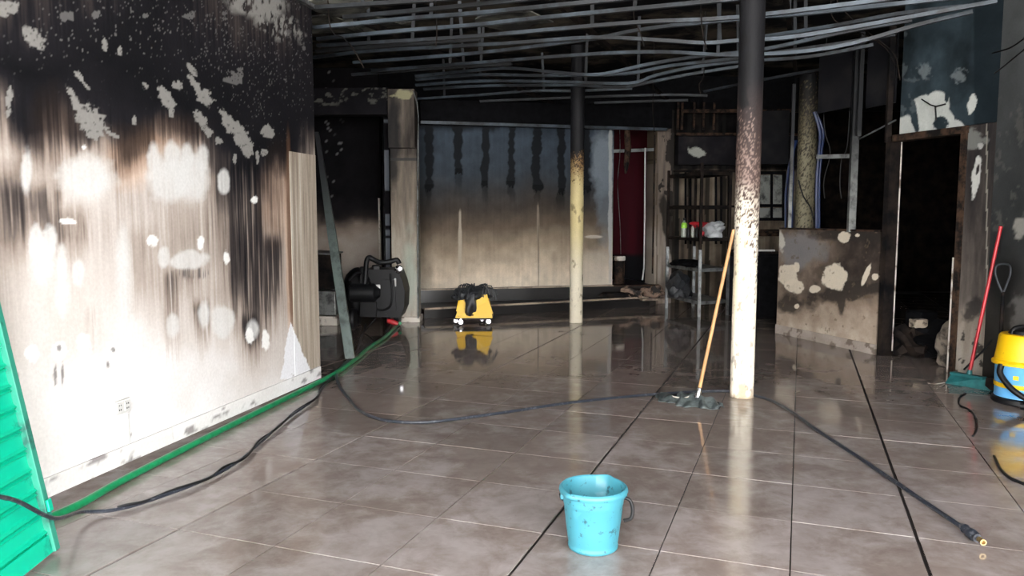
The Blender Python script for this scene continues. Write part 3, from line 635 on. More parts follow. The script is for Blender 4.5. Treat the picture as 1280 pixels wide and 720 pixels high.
# ================================================================ SHELF RACK
A_ = Vector((2.27, 11.33, 0)); B_ = Vector((2.51, 10.35, 0)); C_ = Vector((2.95, 10.56, 0)); D_ = A_+(C_-B_)
rk = thing('shelf_rack', 'grey slotted metal shelf rack with open shelves by the back wall', 'shelf rack', (A_+C_)/2)
for p, zt in ((A_, 2.0), (B_, 2.05), (C_, 1.95), (D_, 2.0)):
    lo = MB().bar(p, p+Vector((0, 0, .9)), .04, .04); lo.build('leg', M_GALV2, rk); MB().bar(p+Vector((0, 0, .9)), p+Vector((0, 0, zt)), .036, .036).build('upright', M_SOOTB, rk)
for z, m in ((.20, M_GALV2), (.64, M_GALV2), (1.05, M_SOOTB), (1.48, M_SOOTB), (1.93, M_SOOTB)):
    MB().prism([A_, B_, C_, D_], (0, 0, z-.006), (0, 0, z+.002)).bar(A_+Vector((0, 0, z-.015)), B_+Vector((0, 0, z-.015)), .012, .045).bar(B_+Vector((0, 0, z-.015)), C_+Vector((0, 0, z-.015)), .012, .045).bar(C_+Vector((0, 0, z-.015)), D_+Vector((0, 0, z-.015)), .012, .045).bar(D_+Vector((0, 0, z-.015)), A_+Vector((0, 0, z-.015)), .012, .045).build('shelf', m, rk)
# things on the rack
def bottle(px, Y, z, h, r, body, capm, label, name='plastic_bottle', ccol=None):
    p = AY(px, 290, Y); b = thing(name, label, 'bottle', (p.x, Y, z))
    MB().lathe([(r*.9, z), (r, z+.01), (r, z+h*.62), (r*.8, z+h*.7), (r*.35, z+h*.82), (r*.35, z+h*.88)], (p.x, Y, 0), 18).build('bottle_body', body, b, True)
    MB().lathe([(r*.42, z+h*.86), (r*.42, z+h*.98), (r*.3, z+h)], (p.x, Y, 0), 14).build('cap', capm, b, True)
    return b
b_ = bottle(855, 10.78, 1.055, .27, .040, M_GLASSY, M_BLACK, 'clear bottle with lime green shoulder on the rack shelf')
MB().lathe([(.042, 1.18), (.043, 1.19), (.041, 1.235), (.03, 1.255)], (AY(855, 290, 10.78).x, 10.78, 0), 18).build('label_band', M_LIME, b_, True)
bottle(860.5, 10.65, 1.055, .19, .026, M_BLACK, M_BLACK, 'slim black bottle just right of the lime green one')
bottle(866, 10.70, 1.055, .21, .03, M_GLASSY, M_BLACK, 'grey bottle left of the rack upright under the red rag')
bottle(871, 10.60, 1.055, .17, .026, M_BLACK, M_BLACK, 'small black bottle beside the rack upright')
p = AY(876, 279, 10.68); o = MB().blob((p.x, 10.68, 1.22), (.30, .18, .10), 5, .5).blob((p.x+.02, 10.68, 1.13), (.12, .14, .14), 6, .4).build('red_rag', M_RED, None, True); tag(o, 'crumpled red rag on the rack beside the pale bag', 'rag')
p = AY(893, 289, 10.52); o = MB().blob((p.x, 10.58, 1.145), (.30, .22, .20), 12, .35).blob((p.x+.03, 10.56, 1.2), (.2, .16, .14), 14, .5).build('plastic_bag', M_BAG, None, True); tag(o, 'pale grey crumpled plastic bag on the rack shelf', 'bag')
p = AY(848, 358, 10.8); o = MB().blob((p.x, 10.85, .37), (.3, .4, .36), 21, .45).blob((p.x+.1, 10.7, .3), (.16, .3, .2), 22, .5).build('black_bundle', M_DCLOTH, None, True); tag(o, 'black wet bundle on the lowest rack shelf', 'bundle')
p = AY(860, 331, 10.8); o = MB().blob((p.x, 10.85, .69), (.38, .5, .11), 23, .35).build('charred_pile', M_SOOT, None, True); tag(o, 'flat charred pile on the middle rack shelf', 'debris')

# ================================================================ RIGHT: half wall, studs, door, walls
HW0 = Vector((3.07, 8.93)); HW1 = Vector((3.56, 7.51)); hd = (HW1-HW0).normalized()
def hwp(t): return HW0+hd*t
def p_half(x, y, s, z):
    xx = (x-972)/138; n = fbm(s*3, z*3, 730)-.5
    D = np.interp(y-(x-972)*.1+n*40, [285, 300, 330, 345, 360, 375, 400, 440], [.52, .46, .48, .55, .52, .33, .24, .20])+(fbm(s*8, z*8, 731)-.5)*.24
    D = D+.25*sstep(1020, 1060, x)*(1-sstep(335, 365, y))
    c = soot(D)*np.array((.95, .88, .78))
    c = mix(c, (.19, .19, .20), dab(x, y, 1000, 312, 28, 22, .5, 0, .5, 732, .06)*.75)
    c = mix(c, (.03, .025, .022), np.clip(dab(x, y, 990, 380, 26, 11, .5, 0, .7, 733, .06)+dab(x, y, 1050, 365, 34, 11, .5, -15, .8, 734, .07)+dab(x, y, 1052, 378, 4, 14, .5, 0, .6, 735, .1)+dab(x, y, 1085, 362, 26, 9, .5, -10, .9, 736, .08)+dab(x, y, 1060, 294, 50, 7, .6, 4, .8, 737, .07)+dab(x, y, 1030, 340, 12, 8, .6, 0, .8, 738, .1)*.6, 0, 1)*.88)
    for i, (cx, cy, rx, ry, rot) in enumerate([(1044, 347, 15, 15, 20), (1055, 296, 8, 7, 0), (985, 345, 12, 14, 0), (993, 358, 13, 9, 10), (1019, 361, 7, 5, 0), (996, 334, 4, 6, 0), (1083, 343, 3, 14, 22), (1094, 346, 4, 4, 0), (1072, 294, 3, 2, 0), (996, 383, 3, 3, 0)]):
        c = mix(c, (.68, .60, .48), dab(x, y, cx, cy, rx, ry, .14, rot, .35, 750+i, .14)*.92)
    c = mix(c, (.66, .63, .55), dab(x, y, 977, 300, 5, 12, .3, 0, .7, 765, .1)*.7)
    return mix(c, (.12, .09, .06), sstep(.7, .76, fbm(s*18, z*18, 770))*.6)
wall('wall_half', HW0, HW1, .10, 1.20, p_half, .12, .008, -1, label='scorched waist-high half wall with pale peeled spots at right')
def p_hskirt(x, y, s, z): return mix(soot(.2+.2*fbm(s*6, z*6, 771)), (.12, .09, .07), sstep(.6, .7, fbm(s*12, z*12, 772))*.8)
hn = Vector((-abs(hd.y), hd.x*-1 if hd.x > 0 else hd.x)).normalized(); hn = Vector((hd.y, -hd.x))  # into room
if hn.x > 0: hn = -hn
wall('baseboard_right', HW0+hn*.015, HW1+hn*.015, 0, .10, p_hskirt, .12, .012, -1, label='chipped white skirting along the foot of the half wall', cat='baseboard')
o = MB().bar((*(HW0-hn*.06), 1.21), (*(HW1-hn*.06), 1.21), .13, .018).build('trim_5', M_WOODC); tag(o, 'charred capping along the top of the half wall', 'trim', None, 'structure')
# stud framing above the half wall
def stud_at(px, y0, y1, m, label, w=.05, off=.06, parent=None):
    d = ray(px, 300); h0 = HW0-hn*off; det = d[0]*(-hd.y)-d[1]*(-hd.x); t = (h0.x*(-hd.y)-h0.y*(-hd.x))/det; Y = d[1]*t
    a = AY(px, y0, Y); b = AY(px, y1, Y); a.x = b.x = (a.x+b.x)/2; o = MB().bar(a, b, w, w*.7).build('metal_stud', m, parent)
    if parent is None: tag(o, label, 'stud', None, 'structure')
    return Y
ys = stud_at(1068.5, 50, 290, M_GALVZ, 'bright grey metal stud standing on the middle of the half wall', .07)
stud_at(1076, 40, 170, M_GALVZ, 'short sooty metal stud hanging right of the bright one', .04)
stud_at(989.5, 105, 290, M_GALVZ, 'sooty metal stud at the left end of the half wall', .035)
stud_at(1113, 30, 178, M_SOOTB, 'charred stud beside the door frame above the half wall', .05)
o = MB().bar(AY(1021, 196, ys+.28), AY(1067, 195, ys+.02), .04, .04).build('rail', M_GALV2); tag(o, 'grey metal cross rail joining the studs above the half wall', 'rail', None, 'structure')
o = MB().bar(AY(1072, 175, ys), AY(1120, 150, 7.35), .012, .012).build('wire', M_GALV2); tag(o, 'stiff bent wire between the bright stud and the door frame', 'wire')
# hanging dark board sections
def p_board(x, y, s, z): return soot(.86+(fbm(s*3, z*3, 780)-.5)*.2)*np.array((.9, 1, 1))
def brd(name, x0, x1, y0, y1, Y0, Y1, label):
    a = AY(x0, y1, Y0); b = AY(x1, y1, Y1); t = AY(x0, y0, Y0).z; wall(name, (a.x, a.y), (b.x, b.y), (a.z+b.z)/2, t, p_board, .02, .03, -1, label=label, cat='board', kind=None)
brd('ceiling_board', 1022, 1063, 72, 138, 8.5, 8.0, 'sooty plasterboard sheet left above the half wall gap')
brd('ceiling_board', 1082, 1118, 50, 132, 7.9, 7.5, 'sooty plasterboard sheet beside the door wall above the gap')
brd('ceiling_board', 925, 985, 140, 205, 11.4, 11.2, 'grey scorched board right of the near column above the window')
# blue cables
def cable(pts, r, m, name, label, cat='cable', k=6, n=6):
    o = MB().tube(smoothline(pts, k), r, n).build(name, m, None, True); return tag(o, label, cat)
for i, (dx, lab) in enumerate([(0, 'leftmost blue cable dropping left of the sooty round post'), (4, 'middle blue cable dropping left of the sooty round post'), (8, 'blue cable nearest the sooty round post on its left')]):
    cable([AY(996-i*1.5, 176, 9.05), AY(988+dx*.4, 200, 9.0), AY(984+dx*.9, 225, 9.0), AY(982+dx, 250, 9.0), AY(982+dx, 292, 9.02)], .014, M_BLUEC, 'blue_cable', lab)
for i, lab in enumerate(['left blue cable dropping right of the sooty round post', 'right blue cable of the pair right of the sooty round post']):
    cable([AY(1018+i*2, 140, 8.75), AY(1025+i*4, 165, 8.72), AY(1024+i*3, 190, 8.7), AY(1021+i*3, 230, 8.7), AY(1021+i*3, 292, 8.72)], .014 if i else .02, M_BLUEC, 'blue_cable', lab)
cable([Vector((*AY(1030, 150, 8.7).xy, 3.445)), AY(1030, 150, 8.7), AY(1038, 190, 8.66), AY(1030, 225, 8.66), AY(1031, 248, 8.66)], .006, M_BLACK, 'loose_wire', 'thin loose wire loop hanging right of the blue cables', 'wire')
cable([AY(1066, 60, 8.2), AY(1060, 175, 8.2), AY(1052, 200, 8.2), AY(1050, 230, 8.2), AY(1052, 248, 8.2)], .006, M_BLACK, 'loose_wire', 'thin loose wire hanging left of the bright metal stud', 'wire')
cable([AY(998, 225, 8.95), AY(1004, 245, 8.95), AY(1014, 262, 8.95), AY(1020, 292, 8.95)], .008, M_BLACK, 'loose_wire', 'black wire curling across the sooty round post', 'wire')

# door wall: one continuous plane from (3.61,7.36) to (3.93,6.43)
dd = Vector((3.83-3.61, 6.64-7.36)).normalized(); DW = lambda t: Vector((3.61, 7.36))+dd*t
def wallpt(px, py, off=0):
    d = ray(px, py); h0 = DW(0)+hn*off; det = d[0]*(-dd.y)-d[1]*(-dd.x); t = (h0.x*(-dd.y)-h0.y*(-dd.x))/det
    return Vector((d[0]*t, d[1]*t, CAMH+d[2]*t))
ztop = wallpt(1160, 170).z
def t_of(px): p = wallpt(px, 300); return (Vector((p.x, p.y))-DW(0)).dot(dd)
def p_upper(x, y, s, z):
    c = np.stack([.022+0*x, .033+0*x, .040+0*x], 1)*(.15+1.9*fbm(s*5, z*4, 800, 5)[:, None]**1.3)
    c = mix(c, (.11, .13, .14), sstep(.56, .64, fbm(x*.07, y*.07, 801))*(x < 1150)*(y > 40)*.5)
    c = mix(c, (.2, .23, .24), (dab(x, y, 1157, 88, 8, 9, .4, 0, .9, 802, .2)+dab(x, y, 1198, 96, 9, 8, .4, 0, .9, 803, .2)).clip(0, 1)*.55)
    c = mix(c, (.008, .013, .017), sstep(1216, 1219, x)*(1-sstep(158, 160, y))*.8)
    w = np.zeros_like(x)
    for i, (cx, cy, rx, ry, rot) in enumerate([(1130, 161, 10, 14, 12), (1157, 150, 16, 18, 0), (1171, 130, 12, 15, 20), (1155, 132, 14, 10, -20), (1176, 155, 12, 12, 0), (1196, 158, 10, 6, 30), (1186, 150, 6, 12, -20), (1148, 163, 10, 8, 0)]):
        w = np.maximum(w, dab(x, y, cx, cy, rx*1.25, ry*1.2, .12, rot, .22, 810+i, .14))
    w = w*(.82+.3*fbm(s*16, z*14, 809))
    w = w*(1-dab(x, y, 1142, 142, 5, 24, .15, -10, .3, 820, .15))*(1-dab(x, y, 1175, 155, 9, 9, .15, 0, .5, 821, .15))*(1-dab(x, y, 1183, 120, 2.5, 8, .15, 0, .3, 822, .15))
    w = np.maximum(w, dab(x, y, 1215, 130, 5, 13, .14, 12, .4, 823, .16))
    c = mix(c, (.50, .52, .49), w*.95)
    return c
def p_door_side(x, y, s, z):
    D = np.interp(y+(fbm(s*5, z*3, 830)-.5)*50, [160, 200, 280, 340, 380, 410, 470], [.76, .78, .74, .66, .60, .40, .24])+(fbm(s*20, z*3, 831)-.5)*.25
    c = soot(D)*np.array((.95, .98, .95)); c = mix(c, (.5, .5, .47), dab(x, y, 1220, 222, 5, 27, .14, 8, .35, 832, .14)*(1-dab(x, y, 1222, 212, 2, 7, .2, 15, .3, 833, .2))*.95)
    c = mix(c, (.42, .42, .40), dab(x, y, 1226, 182, 4, 4, .2, 0, .5, 834, .2)*.8)
    c = mix(c, (.26, .27, .25), dab(x, y, 1214, 176, 18, 12, .3, 0, .9, 835, .12)*.5)
    c = mix(c, (.02, .018, .018), dab(x, y, 1214, 388, 9, 18, .5, 25, .8, 836, .1)*.8)
    c = mix(c, (.015, .014, .014), sstep(.62, .66, fbm(s*16, z*16, 837))*(y > 400)*.85)
    return mix(c, (.3, .28, .24), (np.abs(x-1233.5) < .8)*.7)
PT = lambda t: (DW(t).x, DW(t).y)
tc = t_of(1237.5)
wall('wall_over_door', PT(t_of(1118)), PT(tc), ztop+.05, 3.44, p_upper, .12, .010, -1, label='blue-black wall above the doorway with torn white insulation showing')
wall('wall_door_side', PT(t_of(1203)), PT(tc), 0, ztop+.045, p_door_side, .12, .010, -1, label='narrow scorched wall between the doorway and the right corner')
dr = thing('door_1', 'charred brown timber frame of the dark doorway at right', 'door frame', (*DW(t_of(1160)), 0), None, 'structure')
def jamb(px0, px1, z0, z1, m, nm, off=.02, th=.14):
    a = DW(t_of(px0))+hn*off; b = DW(t_of(px1))+hn*off; q = hn*-th
    MB().prism([Vector((*a, 0)), Vector((*b, 0)), Vector((*(b+q), 0)), Vector((*(a+q), 0))], (0, 0, z0), (0, 0, z1)).build(nm, m, dr)
jamb(1104, 1110, 0, ztop+.03, M_SOOTB, 'jamb', .02, .13); jamb(1107.5, 1110.5, .05, ztop, M_CREAM, 'stop_bead', -.105, .012)
jamb(1196, 1203, 0, ztop, M_WOODC, 'jamb'); jamb(1193, 1196, 0, 1.0, M_CREAM, 'stop_bead', .012, .012)
jamb(1112, 1204, ztop-.015, ztop+.045, M_WOODC, 'lintel', .03)
# torn foil flap and wires over the lintel
o = MB().tube([wallpt(1152, 124, .02), wallpt(1163, 131, .03), wallpt(1170, 133, .03), wallpt(1182, 130, .02)], .006, 5).tube([wallpt(1169, 133, .03), wallpt(1170, 150, .03)], .007, 5).build('loose_wire', M_BLACK, None, True); tag(o, 'black forked wire over the torn white insulation above the doorway', 'wire')
# debris inside the doorway
for i, (px, py, dY, d, m, nm, lab, cat) in enumerate([
        (1148, 404, .5, (.14, .1, .085), M_PALE, 'rubble_block', 'pale square block resting on rubble inside the dark doorway', 'rubble'),
        (1137, 424, .25, (.30, .3, .3), M_SOOTB, 'rubble_heap', 'brown crumpled sheet at the left inside the dark doorway', 'rubble'),
        (1160, 428, .55, (.5, .4, .36), M_SOOT, 'rubble_heap', 'black ash heap in the middle of the dark doorway', 'ash'),
        (1186, 436, .25, (.16, .2, .36), M_PALED, 'torn_sheet', 'pale torn sheet hanging low at the right of the dark doorway', 'rubble')]):
    p = wallpt(px, py); Y = p.y+dY; q = AY(px, py, Y)
    if nm == 'rubble_block': o = MB().box((q.x, Y, q.z), d, Matrix.Rotation(.2, 3, 'Z'), .01).build(nm, m)
    else: o = MB().blob((q.x, Y, d[2]*.45), d, 40+i, .5).build(nm, m, None, True)
    tag(o, lab, cat)
o = MB().box((AY(1149, 413, 7.75).x, 7.72, .2), (.22, .2, .42), Matrix.Rotation(.3, 3, 'Z'), .02).build('rubble_block', M_SOOT); tag(o, 'black charred box under the pale block inside the doorway', 'rubble')
# right corner wall
cr0 = DW(tc); cr1 = Vector((3.93, .2))
def p_right(x, y, s, z):
    b = np.interp(y, [0, 60, 150, 250, 330, 470, 560], [.075, .075, .062, .036, .032, .030, .03])*(.6+.9*fbm(s*3, z*3, 840))
    c = np.stack([b*.97, b*1.04, b*1.06], 1); wv = sstep(300, 420, y)[:, None]; c = c*(1-wv)+c*np.array((1.15, .98, .85))*wv
    c = mix(c, (.16, .155, .14), sstep(.58, .66, fbm(x*.12, y*.09, 841))*(y > 120)*(y < 290)*.35)
    c = mix(c, (.33, .32, .29), dab(x, y, 1277, 283, 9, 14, .3, 0, .7, 842, .1)*.85)
    c = mix(c, (.012, .012, .012), dab(x, y, 1257, 355, 16, 42, .8, 5, .4, 843, .05)*.75)
    c = mix(c, (.24, .23, .22), dab(x, y, 1277, 400, 12, 30, .6, 0, .9, 844, .12)*.4)
    return c
wall('wall_right', cr0, cr1, 0, 3.44, p_right, .15, .018, -1, label='grey sooted right side wall behind the shovel and vacuum')
cable([Vector((AY(1240, 68, 6.25).x-.03, 6.2, AY(1240, 68, 6.25).z)), AY(1262, 60, 6.0), AY(1280, 48, 5.8)], .006, M_BLACK, 'loose_wire', 'black wire crossing the right wall near the top', 'wire')
cable([AY(1243, 92, 6.1), AY(1258, 80, 6.0), AY(1280, 62, 5.8)], .006, M_BLACK, 'loose_wire', 'black wire branching below the top one on the right wall', 'wire')

# ================================================================ ROUND COLUMNS
def col_paint(zs, Ds, blz, seed, cream, rust, right=False, mid=(.20, .135, .115)):
    def f(A, Z, s):
        ca, sa = np.cos(A), np.sin(A)
        n = fbm(s*120+5, Z*90, seed, 4); n2 = fbm(s*9, Z*6, seed+10, 3)
        D = np.interp(Z+(n2-.5)*.22+(.30*np.clip(ca+.25, 0, 1) if right else 0), zs, Ds)
        # D is the fraction of surface still covered by soot / blisters
        m = sstep(-.05, .05, D-n*1.0) if False else np.clip((D-(n*1.5-.25))/.10+.5, 0, 1)
        base = np.array(cream)[None, :]*(.9+.2*n2[:, None]); base = base*np.ones((len(A), 1))
        hz = np.interp(Z, [blz[0], blz[1]], [0, 1]); sc = mix(np.array(rust)[None, :]*np.ones((len(A), 1))*(.6+.8*n[:, None]), (.010, .010, .012), np.clip(hz, 0, 1))
        base = mix(base, np.array(mid)[None, :]*np.ones((len(A), 1))*(.7+.6*n2[:, None]), sstep(blz[0]-.3, blz[0]+.15, Z+(n2-.5)*.3)*.96)
        c = base*(1-m[:, None])+sc*m[:, None]
        return c, n, m
    return f
def right_col(A, Z, s):
    f = col_paint([.9, 1.15, 1.35, 1.7, 2.1, 2.4], [-.2, .12, .42, .52, .72, 1.4], (1.55, 2.35), 900, (.86, .80, .66), (.09, .058, .05), True)
    c, n, m = f(A, Z, s)
    yl = sstep(1.45, 1.0, Z)*sstep(.35, .9, Z)*(fbm(s*5, Z*3, 930) > .52); c = mix(c, (.80, .62, .26), yl*.35*sstep(.3, .6, -np.cos(A)+.4))
    foot = sstep(.18, .05, Z+(fbm(s*20, Z*10, 931)-.5)*.22); c = mix(c, (.33, .22, .12), foot*.7*sstep(.40, .55, fbm(s*18, Z*14, 932)))
    c = mix(c, (.008, .008, .009), sstep(.54, .60, fbm(s*12, Z*5, 934))*sstep(1.45, 1.6, Z)*(np.cos(A) < .1)*.9)
    sp = sstep(.70, .74, fbm(s*40, Z*30, 933, 2))*(Z < 1.2); c = mix(c, (.18, .13, .10), sp*.6)
    return c, (m-.5)*.006*(Z > .9)
def mid_col(A, Z, s):
    f = col_paint([1.55, 1.8, 1.95, 2.12, 2.2], [-.2, .25, .45, .8, 1.5], (1.9, 2.15), 940, (.62, .52, .27), (.10, .06, .03), False, (.28, .17, .07))
    c, n, m = f(A, Z, s)
    lo = sstep(1.3, .5, Z)[:, None]; c = c*(1-lo)+lo*(mix(c, (.66, .62, .53), 0*Z+.75)); c = mix(c, (.16, .12, .07), sstep(.66, .72, fbm(s*12, Z*7, 951))*(Z < 1.7)*.7)
    return c, (m-.5)*.005*(Z > 1.6)
def far_col(A, Z, s):
    f = col_paint([1.0, 1.9, 2.1, 2.5, 2.9], [.30, .36, .42, .6, .8], (2.3, 2.9), 960, (.21, .19, .125), (.05, .042, .03), False, (.12, .10, .06))
    c, n, m = f(A, Z, s); return c, (m-.5)*.005
cR = Vector((1.735, 5.76)); cM = Vector((.815, 9.80)); cF = Vector((AY(1006.5, 250, 9.15).x, 9.15))
pole('column', cR, .0865, 0, 3.44, right_col, 'near round column, white at the foot and blistered black at the top')
pole('column', cM, .084, 0, 3.44, mid_col, 'middle round column, cream below and black above, in front of the back panel')
pole('column', cF, .105, 0, 3.0, far_col, 'mottled sooty round post standing behind the half wall', 56, .016)

# ================================================================ CEILING CHANNELS
cg = thing('ceiling_grid', 'buckled metal channels of the burnt suspended ceiling', 'ceiling frame', (1, 7, 3.0))
ZC = 2.92
def chan(pts, w=.045, h=.028, z0=ZC, m=None):
    a = G(pts[0][0], pts[0][1], z0); b = G(pts[-1][0], pts[-1][1], z0); out = [a]
    for x, y in pts[1:-1]:
        d = ray(x, y); e = b-a; det = d[0]*(-e.y)-d[1]*(-e.x); t = (a.x*(-e.y)-a.y*(-e.x))/det; z = CAMH+d[2]*t; out.append(Vector((d[0]*t, d[1]*t, min(3.40, max(2.3, z)))))
    out.append(b)
    if len(out) > 2: out = smoothline(out, 4)
    mb = MB(); side = None
    # folded hat section swept along the line
    prof = [(-w/2, h), (-w/2+.004, 0), (w/2-.004, 0), (w/2, h), (w/2-.004, h), (w/2-.008, .004), (-w/2+.008, .004), (-w/2+.004, h)]
    vs = []; n = len(prof)
    for i, p in enumerate(out):
        t = (out[min(i+1, len(out)-1)]-out[max(i-1, 0)]).normalized(); sx = t.cross(Vector((0, 0, 1))).normalized(); up = sx.cross(t)
        for q in prof: vs.append(p+sx*q[0]+up*q[1])
    fs = [(i*n+k, i*n+(k+1) % n, (i+1)*n+(k+1) % n, (i+1)*n+k) for i in range(len(out)-1) for k in range(n)]
    mb.add(vs, fs+[tuple(range(n))[::-1], tuple((len(out)-1)*n+k for k in range(n))]).build('channel', m or M_GALV, cg)
    return out
CH = [[(395, 12), (640, -4)], [(392, 37), (517, 25), (600, 18.6), (791, 0), (900, -10)], [(397, 51), (500, 41), (600, 33), (674, 25), (923, 1), (1010, -8)], [(397, 59), (491, 54), (600, 47), (786, 31), (923, 24), (1122, 0)],
      [(392, 74), (461, 66), (566, 60), (640, 56), (743, 49), (831, 53), (881, 56), (923, 53), (1010, 46), (1246, 4)], [(442, 80), (600, 68), (743, 50), (791, 41), (839, 34.5), (876, 31), (954, 23), (1010, 19), (1246, -6)],
      [(465, 90), (600, 80), (733, 70), (826, 67), (923, 71), (1040, 62), (1149, 33), (1216, 17)], [(520, 97), (600, 89), (640, 87), (693, 92), (749, 95), (812, 82), (879, 72), (954, 64), (1062, 41), (1140, 28)],
      [(520, 101), (600, 95), (680, 96), (781, 94), (839, 84), (923, 75), (954, 70), (1040, 58), (1119, 45)], [(520, 108), (600, 103), (706, 104), (786, 106), (820, 96), (866, 86), (923, 79), (1010, 73), (1092, 58)],
      [(530, 113), (600, 109), (712, 108), (773, 111), (800, 107), (860, 95), (930, 84)], [(520, 125), (600, 120), (666, 115), (720, 115), (790, 112)], [(600, 128), (672, 125), (818, 120), (884, 121)], [(743, 130), (800, 128), (860, 126.5)],
      [(880, 116), (960, 100), (1090, 78)], [(954, 48), (1040, 35), (1122, 20), (1210, 10)], [(430, 24), (600, 8), (700, -4)], [(395, 66), (520, 57), (600, 51.5)], [(440, 95), (560, 86), (640, 82)]]
runs = [chan(c, m=M_GALVD if i in (0, 12, 13, 14, 16, 17, 18) else None) for i, c in enumerate(CH)]
# hanger straps from slab to channel
hr = random.Random(5)
for k, ro in enumerate(runs[:12]):
    L = len(ro)
    for q in range(2 if L > 2 else 1):
        if L > 2: p = ro[int((q+.5+hr.uniform(-.4, .4))*L/2.2)]
        else: p = ro[0].lerp(ro[1], .25+.45*q)
        MB().bar((p.x, p.y, p.z+.02), (p.x+hr.uniform(-.04, .04), p.y, 3.44), .03, .004).build('hanger', M_GALVD, cg)
# main runners crossing above
for x0, y0, x1, y1 in ((-1.3, 6.6, .6, 11.6), (.3, 6.0, 2.2, 11.2), (1.9, 5.6, 3.3, 9.2)):
    MB().bar((x0, y0, 2.99), (x1, y1, 2.99), .04, .05).build('runner', M_SOOTB, cg)
# remains of ceiling board and conduits near the left front
fr = [((425, 8), 4, 'pale sooty scrap of ceiling board above the end of the white wall'), ((470, 30), 5, 'brownish scrap of ceiling board hanging over the recess'), ((640, 28), 6, 'scorched scrap hanging in the middle of the ceiling channels'), ((415, 33), 8, 'small grey scrap lying on the leftmost channels')]
for (px, py), sd, lab in fr:
    p = G(px, py, 3.1); rr = random.Random(sd); n = 9; poly = [Vector((p.x+math.cos(2*PI*k/n)*rr.uniform(.2, .42), p.y+math.sin(2*PI*k/n)*rr.uniform(.2, .45), 3.08+rr.uniform(-.02, .06))) for k in range(n)]
    o = MB().prism(poly, (0, 0, 0), (0, 0, .012)).build('ceiling_scrap', mat('scrap_%d' % sd, (.12, .12, .10), .9, c2=(.015, .015, .015), thr=(.42, .6), scale=4)); tag(o, lab, 'ceiling board')
wires = [([(412, 30), (430, 48), (442, 62), (455, 85)], 6.3, 'black wire slanting down from the ceiling near the white wall'),
         ([(795, 0), (792, 20), (800, 40), (805, 58)], 6.5, 'thin wire hanging from the ceiling middle'),
         ([(876, 0), (878, 40), (884, 62)], 6.2, 'thin wire hanging just left of the near column top'),
         ([(880, 90), (874, 105), (876, 118)], 8.2, 'short thin wire under the sagging channels'),
         ([(1046, 0), (1070, 28), (1098, 50), (1118, 68), (1125, 100)], 6.9, 'tangled wire drooping toward the dark door wall'),
         ([(1040, 20), (1066, 36), (1105, 58), (1120, 85)], 7.0, 'second tangled wire drooping beside the dark door wall'),
         ([(545, 5), (546, 40), (545, 58)], 6.4, 'thin wire hanging above the recess'),
         ([(817, 95), (816, 140), (818, 165)], 9.5, 'thin wire hanging in front of the back beam')]
for pts, Y, lab in wires: cable([Vector((*AY(*pts[0], Y).xy, 3.445))]*(AY(*pts[0], Y).z < 3.4)+[AY(x, y, Y) for x, y in pts], .005, M_SOOTB, 'dangling_wire', lab, 'wire')

# ================================================================ OBJECTS ON THE LEFT
# leaning green metal shutter door
gA = Vector((-1.865, 3.045, 0)); lean = Vector((-.355, .135, 1.45)).normalized(); along = Vector((.055, -1, 0)).normalized()
gn = along.cross(lean).normalized()
if gn.x < 0: gn = -gn
gd = thing('green_shutter_door', 'green ribbed metal shutter panel leaning on the white wall at far left', 'shutter', gA)
Rg = Matrix((along, gn, lean)).transposed(); GW, GH = .85, 1.62
def gp(a, h, o=0): return gA+along*a+lean*h+gn*o
def gbox(a0, a1, h0, h1, o0, o1, bev=0): return MB().box(gp((a0+a1)/2, (h0+h1)/2, (o0+o1)/2), (a1-a0, o1-o0, h1-h0), Rg, bev)
gbox(0, .035, .012, GH, -.015, .03, .003).build('stile', M_DGREEN, gd)
gbox(GW-.035, GW, .012, GH, -.015, .03, .003).build('stile', M_DGREEN, gd)
gbox(.035, GW-.035, .012, .085, -.012, .018, .003).build('bottom_rail', M_GREEN, gd)
gbox(.035, GW-.035, GH-.06, GH, -.012, .018, .003).build('top_rail', M_GREEN, gd)
nsl = 17; sh = (GH-.06-.085)/nsl
for k in range(nsl):
    h0 = .085+k*sh; prof = [(.0, -.004), (.0, .004), (.010, .016), (.020, .006), (.030, .004), (sh-.016, .004), (sh-.008, .013), (sh-.001, .004), (sh-.001, -.004)]
    poly = [gp(.035, h0+a, b) for a, b in prof]; MB().prism(poly, (0, 0, 0), along*(GW-.07)).build('slat', M_GREEN, gd)
gbox(.002, .03, .17, .22, .03, .042, .003).build('clip', M_GREEN, gd)

# green hose along the skirting
gh = [G(55, 650, .02), G(100, 630, .02), G(150, 602, .02), G(230, 561, .02), G(320, 516, .02), G(400, 477, .02), G(425, 463, .02), G(447, 447, .02), G(462, 434, .02), G(480, 422, .02), G(496, 407, .025), G(500, 404, .06)]
hs = thing('green_hose', 'green hose running along the foot of the white wall', 'hose', G(230, 561))
MB().tube(smoothline(gh, 6), .019, 10).build('hose_tube', M_GREENH, hs, True)
MB().tube([G(497, 405, .05), G(490, 402, .08), G(484, 401, .09)], [.03, .034, .024], 10).build('hose_coupling', M_RED, hs, True)
# dark pressure hose, one long run
p0 = [Vector((-1.72, 2.3, .52)), Vector((-1.775, 2.66, .37)), Vector((-1.79, 2.93, .19)), G(100, 640, .05), G(145, 637, .016), G(200, 621, .016), G(262, 597, .016), G(300, 575, .016), G(330, 549, .016), G(362, 521, .016), G(392, 500, .016), G(405, 482, .016), G(418, 468, .016), G(432, 455, .016), G(445, 440, .016), G(452, 420, .016), G(457, 405, .016)]
ho = thing('black_hose', 'thin dark hose coming over the green shutter along the white wall to the machine', 'hose', G(300, 575))
MB().tube(smoothline(p0, 6), .0085, 8).build('hose_tube', M_BLUEHOSE, ho, True)
